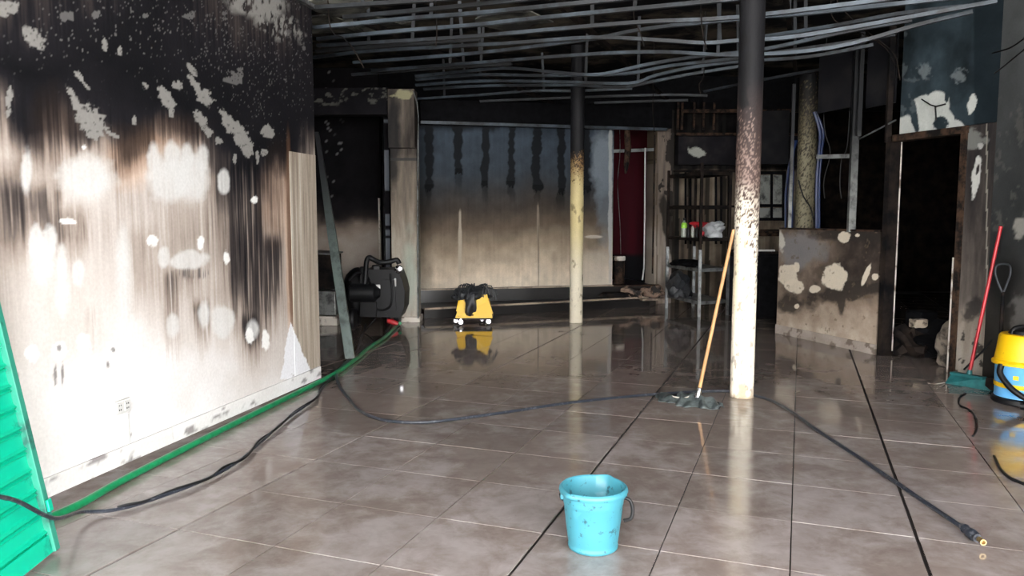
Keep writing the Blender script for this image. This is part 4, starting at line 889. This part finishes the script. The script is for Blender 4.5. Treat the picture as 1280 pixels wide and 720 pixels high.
# paired cable twisting round it
tw = smoothline(p0[4:14], 8); MB().tube([p+Vector((math.sin(i*.55)*.014, math.cos(i*.4)*.012, .006+.004*math.sin(i*.7))) for i, p in enumerate(tw)], .007, 6).build('twisted_cable', M_RUBBER, ho, True)
p1 = [G(446, 440, .02), G(430, 455, .02), G(421, 468, .015), G(424, 482, .015), G(434, 496, .015), G(447, 511, .015), G(463, 520, .015), G(489, 526.5, .015), G(530, 528, .015), G(575, 523, .015), G(640, 514, .015), G(700, 505, .015), G(760, 498, .015), G(815, 493, .015), G(870, 489.5, .015), G(912, 489, .015), G(945, 495, .015), G(965, 501, .015), G(990, 515, .015), G(1015, 533, .015), G(1045, 553, .015), G(1080, 576, .015), G(1120, 603, .015), G(1160, 630, .015), G(1206, 661, .018)]
lh = thing('pressure_hose', 'long dark pressure hose looping across the tiles behind the near column', 'hose', G(640, 514))
MB().tube(smoothline(p1, 7), .0105, 8).build('hose_tube', M_BLUEHOSE, lh, True)
e0, e1 = G(1204, 659, .022), G(1222, 673, .028); e2 = G(1231, 679, .03); dv = (e1-e0)
MB().tube([e0, e0+dv*.15, e0+dv*.2, e0+dv*.45, e0+dv*.5, e0+dv*.8, e0+dv*.85, e1], [.017, .021, .017, .017, .023, .023, .018, .018], 12).build('grip_collar', M_BLUEHOSE, lh, True)
MB().lathe([(.009, -.02), (.011, -.018), (.011, .012), (.013, .013), (.013, .020), (.008, .020), (.008, 0)], (e1+(e2-e1)*.5), 16, None, dv.to_track_quat('Z', 'Y').to_matrix()).build('brass_tip', M_BRASS, lh, True)
# dull green bar leaning in the recess
a = G(438, 448, .03); b = AY(396, 165, 7.75); b.x -= .0
soot_high(M_BAR, .9, 1.8)
ax_ = Vector((1, 0, 0)); ay_ = Vector((0, 1, 0)); sec = lambda p, w_, d_: [p-ax_*w_-ay_*d_, p+ax_*w_-ay_*d_, p+ax_*w_+ay_*d_, p-ax_*w_+ay_*d_]
lb = MB().add(sec(a, .045, .02)+sec(a.lerp(b, .55), .040, .02)+sec(b, .016, .02), [(0, 3, 2, 1), (8, 9, 10, 11)]+[(4*q+i, 4*q+(i+1) % 4, 4*q+4+(i+1) % 4, 4*q+4+i) for q in (0, 1) for i in range(4)]).build('leaning_bar', M_BAR); tag(lb, 'dull green metal bar leaning upright past the end of the white wall', 'bar')
# low metal cabinet in the recess
mc = thing('metal_cabinet', 'grey dented metal cabinet with two levels in the recess', 'cabinet', AY(405, 404, 9.3))
x0, x1 = AY(380, 350, 9.6).x, AY(421, 350, 9.6).x
MB().box(((x0+x1)/2, 9.85, .28), (x1-x0, .7, .30), None, .01).build('lower_box', M_GALVZ, mc)
MB().box(((x0+x1)/2, 9.85, .06), (x1-x0+.04, .74, .12), None, .01).build('base_tray', M_CREAM, mc)
MB().box(((x0+x1)/2-.03, 9.95, .65), (x1-x0-.08, .5, .44), None, .01).build('upper_box', M_SOOTB, mc)
MB().box(((x0+x1)/2-.03, 9.93, .885), (x1-x0-.03, .56, .022), Matrix.Rotation(.05, 3, 'Y'), .004).build('lid', M_GALV2, mc)

# ---- dark machine (water-suction/pressure washer unit)
mx, my = AY(470, 380, 9.35).x, 9.35
ma = thing('cleaning_machine', 'black wheeled cleaning machine with bent tube handle beside the pillar', 'machine', (mx, my, 0))
def AYm(px, py, dy=0): return AY(px, py, my+dy)
def mprism(pxs, dy0, dy1, nm, m, par=ma):
    poly = [AYm(x, y, dy0) for x, y in pxs]; return MB().prism(poly, (0, 0, 0), (0, dy1-dy0, 0)).build(nm, m, par)
mprism([(450, 396), (450, 345), (456, 337), (497, 337), (503, 352), (506, 365), (505, 385), (500, 397)], -.15, .3, 'body', M_BLACK)
# domed side tank
MB().blob(AYm(446, 367, .1), (.34, .5, .62), 3, .08, 3).build('side_tank', M_BLACK, ma, True)
mprism([(478, 350), (493, 350), (495, 388), (478, 390)], -.19, -.14, 'front_panel', M_RUBBER)
mprism([(452, 378), (470, 378), (470, 396), (452, 396)], -.22, -.14, 'pump_block', M_BLACK)
MB().box(AYm(472.5, 361, -.165), (.055, .02, .10), None, .008).build('pale_badge', M_WHITE, ma)
MB().box(AYm(494, 353, -.17), (.022, .02, .10), None, .006).build('pale_badge', M_WHITE, ma)
MB().box(AYm(461, 355, -.17), (.022, .02, .09), Matrix.Rotation(.3, 3, 'Y'), .006).build('pale_badge', M_WHITE, ma)
MB().tube(smoothline([AYm(455, 362, -.2), AYm(457, 345, -.2), AYm(458, 328, -.2), AYm(461, 322, -.2), AYm(466, 324, -.2), AYm(475, 328, -.15), AYm(488, 327, -.12), AYm(496, 325, -.1), AYm(499, 330, -.1)], 5), .03, 10).build('tube_handle', M_RUBBER, ma, True)
MB().lathe([(.03, 0), (.05, .01), (.05, .06), (.03, .07)], AYm(499, 336, -.12), 14, None, Matrix.Rotation(PI/2, 3, 'X')).build('end_cap', M_CHROME, ma, True)
MB().tube(smoothline([AYm(488, 342, -.18), AYm(490, 365, -.22), AYm(488, 382, -.22), AYm(478, 388, -.2), AYm(468, 385, -.18)], 5), .012, 8).build('suction_hose', M_RUBBER, ma, True)
for px, dy in ((441, -.2), (447, .25), (497, .2)):
    c = AYm(px, 385, dy); R = Matrix.Rotation(PI/2, 3, 'Y'); r = .13
    wh = MB().lathe([(r*.5, -.035), (r*.92, -.03), (r, -.015), (r, .015), (r*.92, .03), (r*.5, .035)], (c.x, c.y, r), 22, None, R).build('wheel', M_RUBBER, ma, True)
MB().lathe([(.09, -.2), (.11, -.18), (.11, .1), (.08, .12), (.05, .16)], AYm(458, 366, -.2), 22, None, Matrix.Rotation(PI/2, 3, 'Y')).build('motor', M_RUBBER, ma, True)
MB().tube(smoothline([AYm(436, 350, -.1), AYm(446, 341, -.1), AYm(457, 343, -.12), AYm(463, 356, -.24)], 5), .016, 8).build('suction_hose', M_RUBBER, ma, True)
for bx_, by_ in ((484, 345), (470, 336), (455, 338)): MB().box(AYm(bx_, by_, -.05), (.09, .12, .09), Matrix.Rotation(.3, 3, 'Z'), .015).build('fitting', M_BLACK, ma)
MB().lathe([(.06, 0), (.075, .01), (.075, .05), (.05, .06)], AYm(480, 341, 0), 18).build('filler_cap', M_BLACK, ma, True)
MB().box(AYm(478, 341, .05), (.32, .25, .03), None, .01).build('top_lid', M_RUBBER, ma)
cable([AYm(470, 398, -.25), G(455, 415, .01), G(447, 425, .01), G(440, 440, .01)], .008, M_RUBBER, 'power_cord', 'thin black cord on the wet floor in front of the machine', 'cord')
cable([AYm(482, 392, -.22), G(487, 398, .04), G(489, 404, .012), G(484, 413, .01)], .012, M_RUBBER, 'drain_hose', 'short curved drain hose at the foot of the machine', 'hose')

# ---- yellow mop bucket on casters
Yb = 9.72
mbk = thing('mop_bucket', 'yellow wheeled mop bucket with black mop cloth hanging over it', 'mop bucket', AY(592, 403, Yb))
kx = lambda px: AY(px, 390, Yb).x
def shell(prof_bot, prof_top, z0, z1, th):   # tapering open tub between two rectangles
    (ax, ay, bx, by), (cx, cy, dx, dy) = prof_bot, prof_top
    m = MB()
    o0 = [Vector((ax, ay, z0)), Vector((bx, ay, z0)), Vector((bx, by, z0)), Vector((ax, by, z0))]; o1 = [Vector((cx, cy, z1)), Vector((dx, cy, z1)), Vector((dx, dy, z1)), Vector((cx, dy, z1))]
    i1 = [Vector((cx+th, cy+th, z1)), Vector((dx-th, cy+th, z1)), Vector((dx-th, dy-th, z1)), Vector((cx+th, dy-th, z1))]; i0 = [Vector((ax+th, ay+th, z0+th)), Vector((bx-th, ay+th, z0+th)), Vector((bx-th, by-th, z0+th)), Vector((ax+th, by-th, z0+th))]
    vs = o0+o1+i1+i0; fs = [(0, 3, 2, 1)]+[(i, (i+1) % 4, 4+(i+1) % 4, 4+i) for i in range(4)]+[(4+i, 4+(i+1) % 4, 8+(i+1) % 4, 8+i) for i in range(4)]+[(8+i, 8+(i+1) % 4, 12+(i+1) % 4, 12+i) for i in range(4)]+[(12, 13, 14, 15)]
    return m.add(vs, fs)
shell((kx(570), Yb-.14, kx(616), Yb+.16), (kx(577), Yb-.09, kx(611), Yb+.12), .085, .33, .012).build('tub', M_YEL, mbk)
MB().prism([AY(589, 393, Yb-.17), AY(616.5, 392, Yb-.17), AY(610, 374, Yb-.13), AY(609, 368, Yb-.13), AY(599, 369, Yb-.13)], (0, 0, 0), (0, .03, 0)).build('side_panel', M_YEL, mbk)
MB().prism([AY(570, 389, Yb-.17), AY(580, 392, Yb-.17), AY(580, 378, Yb-.14), AY(576, 373, Yb-.13), AY(573, 375, Yb-.13)], (0, 0, 0), (0, .03, 0)).build('side_panel', M_YEL, mbk)
MB().box((kx(592), Yb, .078), (.47, .28, .025), None, .008).build('chassis', M_BLACK, mbk)
cm = MB().blob(AY(594, 367, Yb-.02), (.36, .3, .19), 51, .35); cm.blob(AY(588, 380, Yb-.16), (.13, .12, .33), 52, .4); cm.blob(AY(573, 369, Yb-.08), (.16, .16, .14), 53, .45)
rr = random.Random(4)
for k in range(46):
    a = rr.uniform(0, 2*PI); p = AY(594, 362, Yb)+Vector((math.cos(a)*.10*rr.random(), math.sin(a)*.06, .02)); q = p+Vector((rr.uniform(-.19, .17), rr.uniform(-.15, .02), rr.uniform(-.02, .07))); s_ = q+Vector((rr.uniform(-.05, .05), -.02, -rr.uniform(.05, .18)))
    cm.tube(smoothline([p, q, s_], 3), .007, 5)
cm.build('mop_cloth', M_DCLOTH, mbk, True)
for px, dy in ((570, .0), (577, -.15), (602, .12), (611, -.1)):
    c = Vector((kx(px), Yb+dy, .036)); R = Matrix.Rotation(PI/2, 3, 'X') @ Matrix.Rotation(.5, 3, 'Y')
    wh = MB().lathe([(.014, -.012), (.034, -.012), (.036, -.006), (.036, .006), (.034, .012), (.014, .012)], c, 20, None, Matrix.Rotation(PI/2-.2, 3, 'X')).build('wheel', M_BLACK, mbk, True)
    MB().lathe([(.022, -.0155), (.027, -.0155), (.027, .0155), (.022, .0155)], c, 20, None, Matrix.Rotation(PI/2-.2, 3, 'X')).build('wheel_ring', M_CHROME, wh, True)
    MB().box(c+Vector((0, 0, .036)), (.03, .035, .02), None, .004).build('caster_fork', M_CHROME, wh)

# ================================================================ SQUEEGEE MOP beside the near column
hb = G(872, 497, .05); ht = AY(917, 287, 5.60)
sq = thing('floor_mop', 'wooden handled mop with grey cloth leaning on the near column', 'mop', (hb.x, hb.y, 0))
MB().tube([hb, hb.lerp(ht, .3), hb.lerp(ht, .7), ht], [.0135, .013, .0125, .012], 12).build('handle', M_WOODH, sq, True)
dh = (ht-hb).normalized()
MB().lathe([(.040, -.05), (.030, -.02), (.019, .03), (.017, .07), (.014, .075)], hb, 14, None, dh.to_track_quat('Z', 'Y').to_matrix()).build('socket', M_CHROME, sq, True)
cA, cB = G(824, 495), G(902, 511); cd = (cB-cA); Lc = cd.length; cd.normalize(); cn = Vector((-cd.y, cd.x, 0))
hc = hb.copy(); hc.z = .03
MB().bar(hc-cd*.2, hc+cd*.16, .05, .022).build('cross_head', M_BLACK, sq)
NX, NY = 60, 22; vs = []; fs = []
for i in range(NX+1):
    for j in range(NY+1):
        s_ = i/NX; t_ = j/NY*2-1
        hw = (.150*(math.sin(PI*min(1, max(0, s_*.92+.06)))**.55))*(1+.18*math.sin(s_*17+t_*2)+.1*math.sin(s_*41))
        z = .010+.045*math.exp(-(t_/.45)**2)*math.exp(-((s_-.62)/.34)**4)+.018*abs(math.sin(s_*13+t_*3.1))*(1-abs(t_)**4)+.005*math.sin(s_*37+t_*6+1)
        vs.append(cA+cd*(s_*Lc)+cn*(t_*hw)+Vector((0, 0, max(.003, z*(1-.75*abs(t_)**6)))))
for i in range(NX):
    for j in range(NY): k = i*(NY+1)+j; fs.append((k, k+1, k+NY+2, k+NY+1))
cl = MB().add(vs, fs); clo = cl.build('mop_cloth', M_CLOTH, sq, True, 80)
sm = clo.modifiers.new('thick', 'SOLIDIFY'); sm.thickness = .004; sm.offset = 0
MB().tube(smoothline([G(836, 494, .03), G(848, 497, .035), G(858, 497, .045), G(866, 493, .06)], 5), .005, 6).build('cloth_hem', M_CREAM, sq, True)

# ================================================================ TURQUOISE BUCKET
bc = Vector((.335, 3.10, 0))
bk = thing('blue_bucket', 'turquoise plastic bucket with pouring lips standing in the foreground', 'bucket', bc)
def spout(a, z, i):
    k = max(0, (z-.17)/.08); f = 1.0
    for ang, amp in ((math.radians(60), .13), (math.radians(222), .09)):
        d = abs((a-ang+PI) % (2*PI)-PI); f += amp*k**1.2*math.exp(-(d/.20)**2)
    return f
prof = [(.092, .0), (.098, .004), (.100, .014), (.0965, .02), (.099, .03), (.108, .10), (.1165, .183), (.1185, .188), (.1195, .2), (.1215, .228), (.1335, .232), (.1365, .240), (.1345, .250), (.127, .256), (.1215, .252), (.1185, .20), (.105, .09), (.095, .018), (.0, .016)]
MB().lathe([(a*1.04, b*1.02) for a, b in prof], bc, 72, spout).build('bucket_body', M_BUCKET, bk, True, 50)
sa = math.radians(60)
for sg in (1, -1):
    e = bc+Vector((.1275*math.cos(sg*.0+(0 if sg > 0 else PI)), .1275*math.sin(0), .222)); MB().box(e, (.018, .034, .032), None, .004).build('handle_lug', M_BUCKET, bk)
hp = []
for k in range(15):
    t = k/14; hp.append(bc+Vector((.142*math.cos(PI*t), -.0+.02*math.sin(PI*t), .222-.0))) 
# bail handle dropped round the far right of the bucket
hp = []
for k in range(25):
    t = k/24; a = PI*t; hp.append(bc+Vector((.137*math.cos(a)*(1 if True else 1)+.012*math.sin(a), .139*math.sin(a)+.005, .222-.095*math.sin(a)**.8 if math.sin(a) > 0 else .222)))
MB().tube(hp, .0045, 8).build('bail_handle', M_BLACK, bk, True)
# black grip loop hanging at the right side
MB().tube(smoothline([bc+Vector((.128, -.02, .215)), bc+Vector((.148, -.025, .205)), bc+Vector((.158, -.03, .17)), bc+Vector((.150, -.035, .135)), bc+Vector((.120, -.035, .125))], 5), .0075, 8).build('handle_grip', M_BLACK, bk, True)

# ================================================================ BROOM, SHOVEL, VACUUM on the right
# red broom with teal head
be0 = G(1181, 479, 0); be1 = G(1238, 489, 0); bd_ = (be1-be0).normalized(); bu = Vector((.10, .22, 1)).normalized()
br = thing('red_broom', 'red handled broom with teal head leaning in the right corner', 'broom', (be0+be1)/2)
Lb = (be1-be0).length; dep = Vector((-bd_.y, bd_.x, 0))*.05
T0 = AY(1190, 466, be0.y+.05); T1 = AY(1231, 473, be1.y+.07)
MB().add([be0, be1, be1+dep, be0+dep, T0, T1, T1+dep*.6, T0+dep*.6], [(0, 3, 2, 1), (4, 5, 6, 7), (0, 1, 5, 4), (1, 2, 6, 5), (2, 3, 7, 6), (3, 0, 4, 7)]).build('bristle_block', M_TEAL, br)
bm_ = MB(); rr = random.Random(9)
for k in range(150):
    t = k/149; p = be0.lerp(be1, t)+dep*rr.uniform(-.15, 1.1)+bd_*rr.uniform(-.004, .004); q = T0.lerp(T1, t)+dep*rr.uniform(.0, .6)
    bm_.bar(p+Vector((0, 0, .0015)), p.lerp(q, .75), .003, .003)
bo = bm_.build('bristles', M_TEAL, br); bo['kind'] = 'stuff'
MB().bar(T0, T1, .05, .022).build('head_rail', M_TEAL, br)
h0 = AY(1211, 470, (T0.y+T1.y)/2); h1 = AY(1250, 288, 6.12); MB().tube([h0, h0.lerp(h1, .4), h1], [.0135, .013, .013], 12).build('handle', M_RED, br, True)
MB().lathe([(.013, 0), (.015, .004), (.015, .03), (.008, .036)], h1, 12, None, (h1-h0).to_track_quat('Z', 'Y').to_matrix()).build('hanging_cap', M_RED, br, True)
MB().lathe([(.020, -.03), (.02, .03), (.015, .05)], h0, 12, None, (h1-h0).to_track_quat('Z', 'Y').to_matrix()).build('socket', M_TEAL, br, True)
# sooty shovel with D grip
s1 = AY(1254, 365, 6.0); s0 = AY(1248, 470, 5.92)
shv = thing('shovel', 'sooty shovel with D-shaped grip leaning on the right wall', 'shovel', (s0.x, s0.y, 0))
MB().tube(smoothline([AY(1253, 366, 6.0), AY(1247, 352, 6.01), AY(1244, 340, 6.02), AY(1246, 332, 6.02), AY(1254, 330, 6.02), AY(1262, 332, 6.02), AY(1263, 342, 6.02), AY(1259, 354, 6.01), AY(1254, 366, 6.0)], 4), .0085, 8).build('grip', M_GALVD, shv, True)
MB().tube([s1, s0], [.014, .016], 10).build('shaft', M_SOOTB, shv, True)
bl = [(-.05, 0), (-.11, -.02), (-.12, -.2), (-.08, -.30), (0, -.34), (.08, -.30), (.12, -.2), (.11, -.02), (.05, 0)]
q = s0; bz = min(.36, s0.z)
MB().prism([Vector((q.x+a, q.y-.03-.15*b*-.3, max(.008, q.z+b*q.z/.36))) for a, b in bl], (0, 0, 0), (0, .006, 0)).build('blade', M_SOOTB, shv)
# vacuum
vc = Vector((G(1277, 503).x, G(1277, 503).y, 0)); 
va = thing('drum_vacuum', 'yellow and blue drum vacuum cleaner with black hose at the right edge', 'vacuum cleaner', vc)
k = .185
MB().lathe([(k*.92, .045), (k*.97, .05), (k*.96, .07), (k*.98, .27), (k*1.0, .275), (k*1.0, .285)], vc, 48).build('tank', M_VBLUE, va, True)
MB().lathe([(k*.90, .283), (k*1.10, .286), (k*1.11, .305), (k*1.02, .32), (k*.95, .42), (k*.90, .49), (k*.84, .505), (.0, .51)], vc, 48).build('motor_head', M_YEL, va, True)
MB().lathe([(k*.979, .120), (k*.985, .122), (k*.988, .150), (k*.978, .152)], vc, 48).build('stripe', M_YEL, va, True)
MB().box(vc+Vector((-.135, -.125, .205)), (.035, .006, .03), Matrix.Rotation(-.8, 3, 'Z'), .002).build('yellow_mark', M_YEL, va)
MB().tube(smoothline([vc+Vector((-.10, 0, .50)), vc+Vector((-.085, 0, .545)), vc+Vector((0, 0, .56)), vc+Vector((.085, 0, .545)), vc+Vector((.10, 0, .50))], 5), .017, 10).build('carry_handle', M_BLACK, va, True)
MB().lathe([(.11, .505), (.105, .53), (.0, .535)], vc, 28).build('motor_cap', M_BLACK, va, True)
MB().lathe([(.0, -.01), (.021, -.01), (.021, .012), (.014, .013), (.012, .004), (0, .004)], vc+Vector((-.052, -.168, .455)), 18, None, Matrix.Rotation(PI/2, 3, 'X')).build('round_port', M_BLACK, va, True)
MB().lathe([(k*1.0, .0), (k*1.06, .01), (k*1.04, .04), (k*.95, .05)], vc, 40).build('base_ring', M_BLACK, va, True)
MB().tube(smoothline([vc+Vector((-.19, -.04, .29)), vc+Vector((-.205, -.06, .22)), vc+Vector((-.16, -.15, .12)), vc+Vector((-.06, -.235, .055)), vc+Vector((.06, -.25, .04)), vc+Vector((.2, -.2, .03))], 6), .021, 12).build('vacuum_hose', M_BLACK, va, True)
MB().tube(smoothline([vc+Vector((-.14, -.2, .025)), vc+Vector((-.04, -.27, .03)), vc+Vector((.1, -.27, .03))], 6), .028, 10).build('hose_end', M_BLACK, va, True)
# loose cords near the corner
cable([G(1207, 492, .008), G(1199, 497, .008), G(1200, 506, .008), G(1212, 512, .008), G(1219, 520, .008), G(1221, 535, .008), G(1216, 545, .008)], .007, M_RUBBER, 'electric_cable', 'curled black cord on the floor in front of the broom', 'cord')
cable([G(1243, 570, .008), G(1250, 585, .008), G(1262, 597, .008), G(1284, 606, .008)], .008, M_RUBBER, 'electric_cable', 'black cord at the right edge of the floor below the vacuum', 'cord')
cable([AY(1205, 462, 6.38), AY(1219, 448, 6.3), AY(1229, 438, 6.25), AY(1240, 425, 6.2)], .008, M_RUBBER, 'electric_cable', 'black cord slanting behind the broom handle', 'cord')
o = MB().tube(smoothline([G(1160, 479, .006), G(1170, 480, .02), G(1181, 478, .006)], 4), .003, 5).build('straw_wire', M_CREAM, None, True); tag(o, 'thin pale wire on the floor left of the broom head', 'wire')

# ---------------------------------------------------------------- groups of alike things
GR = {'column': 'round shop columns', 'blue_cable': 'blue cables by the sooty post', 'loose_wire': 'loose black wires', 'dangling_wire': 'wires dangling from the ceiling', 'burnt_cushion': 'burnt foam lumps on the step',
      'plastic_bottle': 'bottles on the rack shelf', 'electric_cable': 'black cords in the right corner', 'ceiling_board': 'sooty hanging plasterboard sheets', 'ceiling_scrap': 'scraps of ceiling board', 'rubble_block': 'blocks inside the dark doorway', 'rubble_heap': 'heaps inside the dark doorway'}
for o in bpy.data.objects:
    n = o.name.split('.')[0]
    if o.parent is None and n in GR: o['group'] = GR[n]
